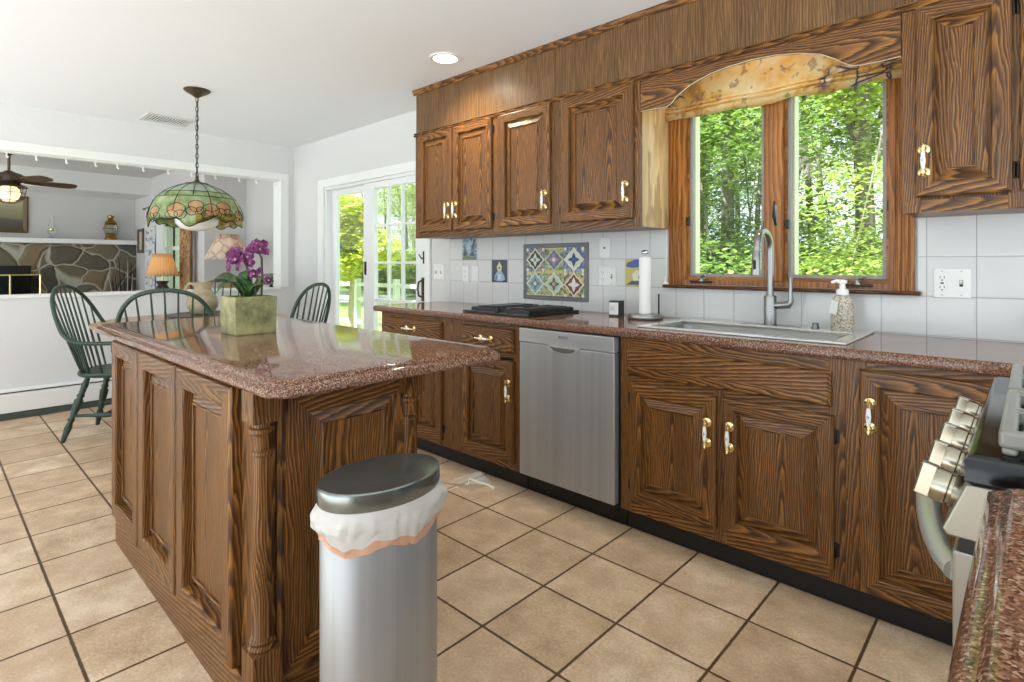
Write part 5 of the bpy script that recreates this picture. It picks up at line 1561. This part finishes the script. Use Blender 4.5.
def frame_pic(name, label, face, a0, a1, z0, z1, base, fw, fmat, pic):
    """framed picture on a wall: face '+x' or '-y'"""
    fn = frame_map(face, base)
    t = thing(name, label, 'picture', fn((a0 + a1) / 2, z0, 0))
    mb = MB()
    ring_panel(mb, a0, a1, z0, z1, [(0, 0.001), (0, 0.02), (fw * 0.3, 0.03), (fw * 0.7, 0.022), (fw, 0.014)], fmat, fmat)
    build(mb.map(fn), 'frame', None, t)
    mb = MB()
    mb.add([(a0 + fw, z0 + fw, 0.010), (a1 - fw, z0 + fw, 0.010), (a1 - fw, z1 - fw, 0.010), (a0 + fw, z1 - fw, 0.010)], [(0, 1, 2, 3)])
    build(mb.map(fn), 'canvas', pic, t)
    return t
def land_pic():
    tt = NT('landscape_canvas')
    z = tt.xyz(tt.obj())[2]
    n = tt.noise(tt.obj(), 6, 3)
    f = tt.math('ADD', tt.math('MULTIPLY', z, 1.9), tt.math('MULTIPLY', tt.math('SUBTRACT', n, 0.5), 0.12))
    tt.pbsdf(Base_Color=tt.ramp(f, [(0.10, srgb(66, 66, 62)), (0.33, srgb(84, 82, 74)), (0.37, srgb(128, 122, 92)), (0.62, srgb(152, 148, 112)), (0.8, srgb(172, 172, 148))]), Roughness=0.5)
    return tt.mat
GILT = plain('dark_gilt_frame', srgb(104, 86, 58), 0.45, 0.4)
frame_pic('framed_picture', 'landscape painting in a dark gilt frame on the fireplace wall, behind the fan', '+x', 0.30, 1.01, 1.62, 2.12, LX, 0.055, GILT, land_pic())
frame_pic('framed_picture', 'small narrow dark framed picture beside the living room window', '-y', -9.80, -9.52, 1.36, 1.72, LY, 0.05, plain('small_frame_brown', srgb(92, 76, 58), 0.4), plain('small_print', srgb(190, 184, 172), 0.5))

# oil lamps on the mantel
y0_, x0_ = 1.245, LX + 0.10
t = thing('oil_lamp', 'clear glass hurricane oil lamp on the mantel, nearer the painting', 'oil lamp', (x0_, y0_, 1.55))
build(MB().lathe([(0, 1.55), (0.045, 1.55), (0.045, 1.56), (0.018, 1.575), (0.014, 1.60), (0.040, 1.625), (0.044, 1.645), (0.03, 1.665), (0.0, 1.668)], (x0_, y0_, 0), 20), 'font', CLEARGLASS, t, smooth=50)
build(MB().lathe([(0, 1.666), (0.026, 1.667), (0.030, 1.68), (0.026, 1.695), (0, 1.697)], (x0_, y0_, 0), 16), 'burner', BRASS, t, smooth=50)
build(MB().lathe([(0.022, 1.69), (0.034, 1.715), (0.036, 1.735), (0.024, 1.775), (0.020, 1.86), (0.021, 1.87)], (x0_, y0_, 0), 20, 'z', 1, 1, False, False), 'chimney', CLEARGLASS, t, smooth=50)
y0_ = 1.925
OLDBRASS = plain('old_brass', srgb(150, 118, 58), 0.22, 1.0)
t = thing('ship_lantern', 'polished brass ship lantern at the right end of the mantel', 'lantern', (x0_, y0_, 1.55))
build(MB().lathe([(0, 1.55), (0.075, 1.55), (0.078, 1.575), (0.06, 1.60), (0.068, 1.625), (0.055, 1.655), (0, 1.66)], (x0_, y0_, 0), 24), 'base', OLDBRASS, t, smooth=40)
build(MB().lathe([(0.055, 1.655), (0.082, 1.69), (0.088, 1.72), (0.075, 1.76), (0.055, 1.78)], (x0_, y0_, 0), 24, 'z', 1, 1, False, False), 'globe', CLEARGLASS, t, smooth=50)
build(MB().lathe([(0, 1.775), (0.072, 1.778), (0.080, 1.795), (0.062, 1.825), (0.035, 1.845), (0.030, 1.87), (0.042, 1.88), (0.044, 1.90), (0.02, 1.918), (0, 1.92)], (x0_, y0_, 0), 24), 'cap', OLDBRASS, t, smooth=40)
mb = MB()
for k in range(4):
    a = PI / 4 + k * PI / 2
    mb.tube([(x0_ + r * math.cos(a), y0_ + r * math.sin(a), z) for r, z in ((0.062, 1.63), (0.092, 1.67), (0.10, 1.72), (0.09, 1.77), (0.072, 1.80))], 0.004, 6)
mb.tube([(x0_ + 0.098 * math.cos(2 * PI * k / 24), y0_ + 0.098 * math.sin(2 * PI * k / 24), 1.72) for k in range(24)], 0.004, 6, True)
build(mb, 'guard', OLDBRASS, t, smooth=60)

# ceiling fan
fx, fy = -8.03, 0.65
t = thing('ceiling_fan', 'bronze ceiling fan with wooden blades and a lit caged lamp', 'ceiling fan', (fx, fy, 2.42))
build(MB().lathe([(0, 2.419), (0.06, 2.419), (0.055, 2.39), (0.02, 2.37), (0.013, 2.36), (0.013, 2.19), (0, 2.19)], (fx, fy, 0), 20), 'downrod', BRONZE, t, smooth=40)
build(MB().lathe([(0, 2.20), (0.03, 2.20), (0.05, 2.185), (0.10, 2.17), (0.13, 2.15), (0.135, 2.11), (0.12, 2.085), (0.09, 2.075), (0.10, 2.06), (0.15, 2.035), (0.16, 2.025), (0, 2.05)], (fx, fy, 0), 28), 'motor', plain('fan_bronze', srgb(92, 80, 70), 0.45, 0.6), t, smooth=40)
for k in range(5):
    a = math.radians(27 + 72 * k)
    d, sd = Vector((math.cos(a), math.sin(a), 0)), Vector((-math.sin(a), math.cos(a), 0))
    c0 = Vector((fx, fy, 2.09))
    rows = []
    for q, w in ((0.13, 0.030), (0.20, 0.050), (0.30, 0.062), (0.46, 0.070), (0.55, 0.067), (0.59, 0.045), (0.602, 0.02)):
        m = c0 + d * q
        tl = Vector((0, 0, -0.26 * w))
        rows.append([m - sd * w - tl, m + sd * w + tl, m + sd * w + tl + Vector((0, 0, 0.008)), m - sd * w - tl + Vector((0, 0, 0.008))])
    build(MB().loft(rows), 'blade', BLADE, t)
build(MB().lathe([(0, 1.87), (0.05, 1.875), (0.085, 1.91), (0.095, 1.955), (0.085, 2.0), (0.06, 2.03), (0, 2.035)], (fx, fy, 0), 24), 'lamp_globe', plain('lit_globe', srgb(255, 236, 206), 0.3, emit=(1, 0.58, 0.26, 1), es=1.0), t, smooth=60)
mb = MB()
for k in range(8):
    a = 2 * PI * k / 8
    mb.tube([(fx + r * math.cos(a), fy + r * math.sin(a), z) for r, z in ((0.145, 2.03), (0.135, 1.96), (0.10, 1.88), (0.05, 1.855))], 0.004, 5)
for r, z in ((0.138, 1.965), (0.10, 1.88), (0.05, 1.855)):
    mb.tube([(fx + r * math.cos(2 * PI * k / 24), fy + r * math.sin(2 * PI * k / 24), z) for k in range(24)], 0.004, 5, True)
build(mb, 'cage', BRONZE, t, smooth=60)

# living room window with curtains
w2 = thing('window_2', None, None, ((LWX0 + LWX1) / 2, LY, 0.75))
w2['kind'] = 'structure'
build(MB().slab([LWX0 - 0.08, LWX0 + 0.01, LWX1 - 0.01, LWX1 + 0.08], [0.67, 0.76, 2.04, 2.13], {(1, 1)}, 'y', LY - 0.02, LY), 'casing', WHITE, w2, bevel=0.004)
build(MB().slab([LWX0, LWX0 + 0.05, LWX1 - 0.05, LWX1], [0.75, 0.80, 1.38, 1.43, 2.0, 2.05], {(1, 1), (1, 3)}, 'y', LY + 0.03, LY + 0.07), 'sash', VINYL, w2)
build(MB().box(LWX0 + 0.05, LWX1 - 0.05, LY + 0.048, LY + 0.052, 0.80, 2.0), 'pane', GLASS, w2)
for x in (LWX0 + (LWX1 - LWX0) / 3, LWX0 + 2 * (LWX1 - LWX0) / 3):
    build(MB().box(x - 0.009, x + 0.009, LY + 0.04, LY + 0.06, 0.80, 2.0), 'muntin', DARKMETAL, w2)
for z in (1.09, 1.72):
    build(MB().box(LWX0 + 0.05, LWX1 - 0.05, LY + 0.041, LY + 0.059, z - 0.009, z + 0.009), 'muntin', DARKMETAL, w2)
def curtain(label, x0, x1, z0, z1, mat, waves=7, tiex=None):
    rings = []
    for z, s in ((z0, 1.0), (z0 + 0.3, 0.95), (1.2, 0.8), (1.5, 0.85), (z1, 1.0)):
        top = []
        n = waves * 8
        for k in range(n + 1):
            u = k / n
            x = (tiex if tiex is not None else x0) + (x0 + (x1 - x0) * u - (tiex if tiex is not None else x0)) * s
            top.append((x, LY - 0.085 + 0.022 * math.sin(2 * PI * waves * u), z))
        rings.append(top + [(x, y + 0.004, z_) for x, y, z_ in top[::-1]])
    o = build(MB().loft(rings), 'curtain', mat, smooth=60)
    return tag(o, label, 'curtain')
def check_patt(tt):
    n = tt.noise(tt.obj(), 18, 3)
    return tt.ramp(n, [(0.4, srgb(232, 232, 230)), (0.55, srgb(216, 216, 218)), (0.62, srgb(150, 160, 176))])
curtain('white curtain with grey pattern left of the living room window', -9.13, -8.57, 0.1, 1.97, translucent('white_curtain', None, 0.3, 0.9, 0, check_patt), 3, -9.14)
curtain('white curtain panel hanging over the left half of the living room window', -8.55, -8.20, 0.1, 1.97, translucent('sheer_curtain', srgb(236, 236, 238), 0.4, 0.9), 5)
def tan_patt(tt):
    n = tt.noise(tt.obj(), 30, 3)
    return tt.ramp(n, [(0.4, srgb(206, 176, 132)), (0.55, srgb(188, 150, 104)), (0.66, srgb(150, 96, 72))])
curtain('tan curtain right of the living room window', -7.58, -7.16, 0.1, 1.97, translucent('tan_curtain', None, 0.35, 0.9, 0, tan_patt), 5)
tag(build(MB().tube([(-9.20, LY - 0.085, 1.975), (-7.05, LY - 0.085, 1.975)], 0.014, 8), 'curtain_rod', DARKMETAL), 'dark curtain rod above the living room window', 'curtain rod')

# end table and lamps
def side_table(label, x, y, h, w):
    t = thing('side_table', label, 'table', (x, y, 0))
    build(MB().box(x - w / 2, x + w / 2, y - w / 2, y + w / 2, h - 0.025, h), 'tabletop', OAK['x'], t, bevel=0.004)
    for a in (-1, 1):
        for b in (-1, 1):
            build(MB().turn((x + a * (w / 2 - 0.03), y + b * (w / 2 - 0.03), 0.0), (x + a * (w / 2 - 0.03), y + b * (w / 2 - 0.03), h - 0.025), TURNLEG, 8), 'leg', OAK['z'], t, smooth=60)
def pleated(x, y, z0, z1, r0, r1, mat, parent, n=28):
    rings = []
    for i in range(5):
        s = i / 4
        r = r0 + (r1 - r0) * s ** 0.9
        rings.append([(x + r * (1 + 0.022 * math.cos(n * 2 * PI * k / (n * 6))) * math.cos(2 * PI * k / (n * 6)), y + r * (1 + 0.022 * math.cos(n * 2 * PI * k / (n * 6))) * math.sin(2 * PI * k / (n * 6)), z0 + (z1 - z0) * s) for k in range(n * 6)])
    o = build(MB().loft(rings, True, False, False), 'lamp_shade', mat, parent, smooth=60)
    m_ = o.modifiers.new('thick', 'SOLIDIFY'); m_.thickness = 0.003
    return o
side_table('oak end table under the lit amber shaded lamp', -7.44, 1.94, 0.62, 0.5)
x, y = -7.44, 1.94
t = thing('table_lamp', 'table lamp with a glowing amber bell shade and dark urn base', 'table lamp', (x, y, 0.62))
build(MB().lathe([(0, 0.62), (0.075, 0.62), (0.075, 0.64), (0.05, 0.66), (0.055, 0.74), (0.085, 0.82), (0.09, 0.88), (0.06, 0.935), (0.045, 0.955), (0.065, 0.985), (0.07, 1.0), (0, 1.0)], (x, y, 0), 24), 'urn_base', plain('urn_slate', srgb(66, 68, 66), 0.3, 0.3), t, smooth=45)
build(MB().tube([(x, y, 1.0), (x, y, 1.12)], 0.012, 8), 'neck', BRASS, t, smooth=60)
pleated(x, y, 1.055, 1.318, 0.168, 0.095, translucent('amber_shade', srgb(240, 212, 160), 0.5, 0.8), t)
build(MB().sphere((x, y, 1.17), 0.035), 'bulb', plain('lit_bulb', srgb(255, 230, 190), 0.3, emit=(1, 0.74, 0.42, 1), es=7), t, smooth=60)
side_table('oak end table in the nook beside the wide opening', -6.42, 2.30, 0.66, 0.42)
x, y = -6.42, 2.30
t = thing('table_lamp', 'table lamp with a pale leaf patterned shade, behind the orchid', 'table lamp', (x, y, 0.66))
build(MB().lathe([(0, 0.66), (0.10, 0.66), (0.10, 0.68), (0.085, 0.69), (0.095, 0.80), (0.105, 0.90), (0.095, 1.0), (0.085, 1.04), (0.095, 1.05), (0.095, 1.07), (0.02, 1.085), (0.015, 1.18), (0, 1.18)], (x, y, 0), 24), 'barrel_base', plain('honey_wood_base', srgb(150, 112, 66), 0.4), t, smooth=45)
def leafy(tt):
    v = tt.n('TexVoronoi', {'Vector': tt.obj(), 'Scale': 9.0}, feature='DISTANCE_TO_EDGE').outputs['Distance']
    return tt.ramp(v, [(0.008, srgb(176, 150, 132)), (0.03, srgb(228, 208, 190)), (0.2, srgb(240, 228, 214))])
pleated(x, y, 1.245, 1.52, 0.235, 0.10, translucent('leaf_shade', None, 0.5, 0.8, 0, leafy), t, 10)
build(MB().sphere((x, y, 1.34), 0.03), 'bulb', plain('lit_bulb_warm', srgb(255, 230, 190), 0.3, emit=(1, 0.8, 0.55, 1), es=9), t, smooth=60)
# small dark figurine on the half wall cap
t = thing('figurine', 'tiny dark figurine on the half wall ledge at the opening corner', 'figurine', (XW - 0.08, 2.53, 0.955))
build(MB().lathe([(0, 0.955), (0.022, 0.955), (0.022, 0.965), (0.014, 0.972), (0.016, 0.985), (0.010, 0.992), (0, 0.993)], (XW - 0.08, 2.53, 0), 14), 'body', DARKMETAL, t, smooth=50)
mb = MB().sphere((XW - 0.08, 2.53, 1.008), 0.019, 12, 8)
for s in (-1, 1):
    mb.sphere((XW - 0.08, 2.53 + s * 0.018, 1.016), 0.012, 8, 6)
build(mb, 'head', BRONZE, t, smooth=60)

# ================================================================== outdoors
def lawn_mat():
    tt = NT('lawn_grass')
    o = tt.obj()
    n = tt.noise(o, 0.8, 5, 0.65)
    tt.pbsdf(Base_Color=tt.ramp(n, [(0.3, srgb(104, 132, 60)), (0.5, srgb(146, 172, 84)), (0.7, srgb(186, 200, 122))]), Roughness=0.9, Normal=tt.bump(tt.noise(o, 30, 3), 0.5, 0.03))
    return tt.mat
struct('ground_lawn', MB().box(-60, 40, -40, 70, -0.42, -0.30), lawn_mat())
struct('ground_deck', MB().box(-6.2, -3.0, YN + 0.14, YN + 3.2, -0.30, -0.10), plain('deck_grey', srgb(176, 170, 160), 0.8, bump=0.2, bscale=8))
struct('ground_bounce_slab', MB().slab([-14, -12, 1.7, 26], [-34, -1.7, 2.6], {(1, 1)}, 'z', -0.30, -0.06), plain('bounce_slab_pale', srgb(214, 211, 207), 0.9, bump=0.2, bscale=12))  # pale slab added out of view to bounce sunlight up to the ceiling
struct('ground_driveway', MB().box(-30, -9, 11, 15, -0.30, -0.285), plain('asphalt', srgb(170, 168, 164), 0.9))
# deck railing
t = thing('deck_railing', 'white wooden deck railing outside the glass slider', 'railing', (-4.8, YN + 3.15, -0.1))
for z in (0.06, 0.52, 0.80):
    build(MB().box(-12.6, -3.0, YN + 3.12, YN + 3.18, z - 0.035, z + 0.035), 'rail', WHITE, t)
for x in (-12.4, -11.0, -9.7, -8.4, -7.0, -5.6, -4.2, -3.05):
    build(MB().box(x - 0.045, x + 0.045, YN + 3.10, YN + 3.20, -0.12, 0.92), 'post', WHITE, t)
for i_ in range(2):
    pass
BARK = NT('tree_bark')
_o = BARK.obj()
_s = BARK.n('VectorMath', {0: _o, 1: (9, 9, 1.6)}, operation='MULTIPLY').outputs[0]
_n = BARK.noise(_s, 1.0, 4, 0.65)
BARK.pbsdf(Base_Color=BARK.ramp(_n, [(0.3, srgb(72, 62, 52)), (0.5, srgb(120, 108, 92)), (0.7, srgb(164, 152, 134))]), Roughness=0.9, Normal=BARK.bump(_n, 0.6, 0.03))
BARK = BARK.mat
def leafmat(name, a, b, c, tr=0.5):
    def patt(tt):
        r = tt.n('NewGeometry').outputs['Random Per Island']
        return tt.ramp(r, [(0.0, a), (0.5, b), (1.0, c)])
    return translucent(name, None, tr, 0.55, 0, patt)
LEAF_A = leafmat('maple_leaves', srgb(130, 150, 60), srgb(168, 184, 82), srgb(204, 212, 126))
LEAF_B = leafmat('dark_leaves', srgb(92, 118, 50), srgb(126, 150, 68), srgb(168, 184, 102))
LEAF_Y = leafmat('yellow_green_leaves', srgb(190, 204, 60), srgb(220, 224, 86), srgb(238, 236, 130))
def leaves(n, blobs, size, seed):
    """leaf blades scattered through a set of crown blobs [(x,y,z,rx,ry,rz)]"""
    rnd = random.Random(seed)
    mb = MB()
    wts = [b[3] * b[4] * b[5] for b in blobs]
    for _ in range(n):
        b = rnd.choices(blobs, wts)[0]
        while True:
            x, y, z = rnd.uniform(-1, 1), rnd.uniform(-1, 1), rnd.uniform(-1, 1)
            q = x * x + y * y + z * z
            if 0.15 < q < 1: break
        c = Vector((b[0] + x * b[3], b[1] + y * b[4], b[2] + z * b[5]))
        a = rnd.uniform(0, 2 * PI)
        d = Vector((math.cos(a), math.sin(a), rnd.uniform(-0.7, 0.25))).normalized()
        s = d.cross(Vector((rnd.uniform(-0.5, 0.5), rnd.uniform(-0.5, 0.5), 1))).normalized()
        L = size * rnd.uniform(0.6, 1.3)
        w = L * 0.34
        mb.add([c, c + d * L * 0.45 + s * w, c + d * L, c + d * L * 0.45 - s * w], [(0, 1, 2, 3)])
    return mb
def fast(mb, name, mat, parent):
    me = bpy.data.meshes.new(name)
    me.from_pydata([Vector(p) for p in mb.v], [], mb.f)
    me.materials.append(mat)
    o = bpy.data.objects.new(name, me)
    link(o, parent)
    return o
def tree(label, h, rad, blobs, n, size, mat, seed, lean=0.2, forks=5, bark=None):
    t = thing('tree', label, 'tree', (0, 0, 0), 'trees outside the windows')
    rnd = random.Random(seed)
    pts = [(0, 0, -0.35)] + [(lean * s + rnd.uniform(-0.1, 0.1) * s, rnd.uniform(-0.1, 0.1) * s, h * s) for s in (0.15, 0.35, 0.55, 0.75, 1.0)]
    mb = MB().tube(pts, [rad * 1.25, rad, rad * 0.85, rad * 0.7, rad * 0.5, rad * 0.15], 10)
    for k in range(forks):
        b = blobs[k % len(blobs)]
        s = rnd.uniform(0.35, 0.8)
        p0 = Vector((lean * s, 0, h * s))
        p2 = Vector((b[0] + rnd.uniform(-0.5, 0.5), b[1] + rnd.uniform(-0.5, 0.5), b[2]))
        mb.tube([p0, p0.lerp(p2, 0.5) + Vector((0, 0, -0.1)), p2], [rad * 0.35, rad * 0.22, rad * 0.06], 6)
    build(mb, 'trunk', bark or BARK, t, smooth=60)
    fast(leaves(n, blobs, size, seed + 50), 'foliage', mat, t)
    return t
rnd = random.Random(21)
def crown(n, z0, z1, R, r):
    out = []
    for k in range(n):
        a, q = rnd.uniform(0, 2 * PI), R * math.sqrt(rnd.random())
        out.append((q * math.cos(a), q * math.sin(a), rnd.uniform(z0, z1), r * rnd.uniform(0.7, 1.2), r * rnd.uniform(0.7, 1.2), r * 0.55 * rnd.uniform(0.7, 1.2)))
    return out
protos = [tree('leafy woodland tree outside with a grey trunk', 9.0, 0.17, crown(16, 0.9, 8.5, 2.0, 1.1), 12000, 0.115, LEAF_A, 1),
          tree('darker leafy woodland tree outside', 10.0, 0.13, crown(16, 0.8, 9.0, 2.2, 1.1), 12000, 0.115, LEAF_B, 2),
          tree('slim woodland tree outside with layered light leaves', 8.0, 0.09, crown(14, 0.6, 7.5, 1.8, 1.0), 10500, 0.11, LEAF_A, 3, 0.5)]
spots = []
# behind the kitchen window: rows receding from the house along +Y
for row, (Y, x0, x1, step) in enumerate(((10.0, -7.4, 0.5, 2.6), (12.6, -10.0, 0.5, 2.3), (15.5, -12.5, 0.5, 2.7), (20.0, -16.0, 1.5, 3.0), (26.0, -20.0, 2.0, 3.4))):
    x = x0 + rnd.uniform(0, 0.8)
    while x < x1:
        spots.append((x + rnd.uniform(-0.5, 0.5), Y + rnd.uniform(-0.9, 0.9)))
        x += step
# beyond the lawn outside the slider and the living room window
for (x, y) in ((-19, 16.5), (-22, 17.5), (-25.5, 18.5), (-16.5, 18.5), (-29, 19.5), (-33, 21), (-21, 21.5), (-26, 23), (-31, 25), (-36, 27), (-40, 22), (-38, 18), (-18, 9.5), (-21, 9), (-24, 10.5), (-28, 10), (-33, 12.5)):
    spots.append((x, y))
kinds = [0, 1, 2, 0, 2, 1, 0]
desc = ['leafy woodland tree with a grey trunk', 'darker leafy woodland tree', 'slim layered light green woodland tree']
wh = lambda x, y: ('outside the kitchen window, ' if x > -14 and y < 40 and x > -0.9 * y else 'across the lawn beyond the glass slider, ')
for i, (x, y) in enumerate(spots):
    kd = kinds[i % 7]
    o = protos[kd] if protos[kd].location.length == 0 else dup(protos[kd])
    o.location = (x, y, 0)
    o.rotation_euler = (0, 0, rnd.uniform(0, 2 * PI))
    s = rnd.uniform(0.85, 1.2)
    o.scale = (s, s, s)
    kitchen = x > -0.9 * y
    o['label'] = desc[kd] + (' in the woods behind the kitchen window' if kitchen else ' across the lawn beyond the glass slider')
    o['group'] = desc[kd] + (' behind the window' if kitchen else ' beyond the slider')
# young yellow-green tree by the deck
yt = tree('young yellow-green tree with a pale trunk just outside the glass slider', 2.5, 0.05, [(0, 0, 1.75, 0.60, 0.60, 0.40), (0.45, 0.2, 1.45, 0.55, 0.5, 0.36), (-0.45, 0.1, 1.50, 0.55, 0.5, 0.36), (0.05, -0.2, 2.15, 0.5, 0.5, 0.36), (0.1, -0.3, 1.15, 0.45, 0.4, 0.26), (-0.2, -0.3, 1.3, 0.4, 0.4, 0.3)], 5600, 0.115, LEAF_Y, 9, 0.06, 5, plain('pale_bark', srgb(206, 186, 156), 0.8, bump=0.4, bscale=12))
yt.location = (-8.95, 5.3, -0.0)
yt['group'] = 'young tree'
# low shrubs along the wood edge
sb = thing('shrub', 'low green shrub under the trees', 'shrub', (0, 0, 0), 'shrubs at the wood edge')
mbs = MB()
for k in range(7):
    a = 2 * PI * k / 7
    mbs.tube([(0, 0, -0.32), (0.2 * math.cos(a), 0.2 * math.sin(a), 0.1), (0.45 * math.cos(a), 0.45 * math.sin(a), 0.5)], [0.02, 0.015, 0.006], 5)
build(mbs, 'stems', BARK, sb)
fast(leaves(5200, [(0, 0, 0.25, 0.9, 0.9, 0.55), (0.5, 0.2, 0.5, 0.6, 0.6, 0.45), (-0.4, -0.2, 0.55, 0.65, 0.6, 0.45)], 0.085, 77), 'foliage', LEAF_B, sb)
first = True
for (x, y, s) in ((-6.8, 9.2, 1.2), (-4.7, 8.2, 1.1), (-2.8, 9.0, 1.3), (-1.2, 8.0, 1.1), (0.4, 8.8, 1.2), (-9, 11, 1.5), (-5.6, 12, 1.6), (-3.0, 12.6, 1.5), (-16.8, 15.6, 1.7), (-20.2, 15.8, 1.8), (-23.5, 17, 1.8), (-27, 17.8, 2.0), (-15, 16, 1.4), (-30.5, 19, 2.0)):
    o = sb if first else dup(sb)
    first = False
    o.location = (x, y, 0)
    o.scale = (s, s, s)
    o.rotation_euler = (0, 0, rnd.uniform(0, 6))
    kit = x > -0.9 * y
    o['label'] = 'low green shrub under the trees ' + ('behind the kitchen window' if kit else 'across the lawn beyond the slider')
    o['group'] = 'shrubs ' + ('behind the kitchen window' if kit else 'beyond the slider')
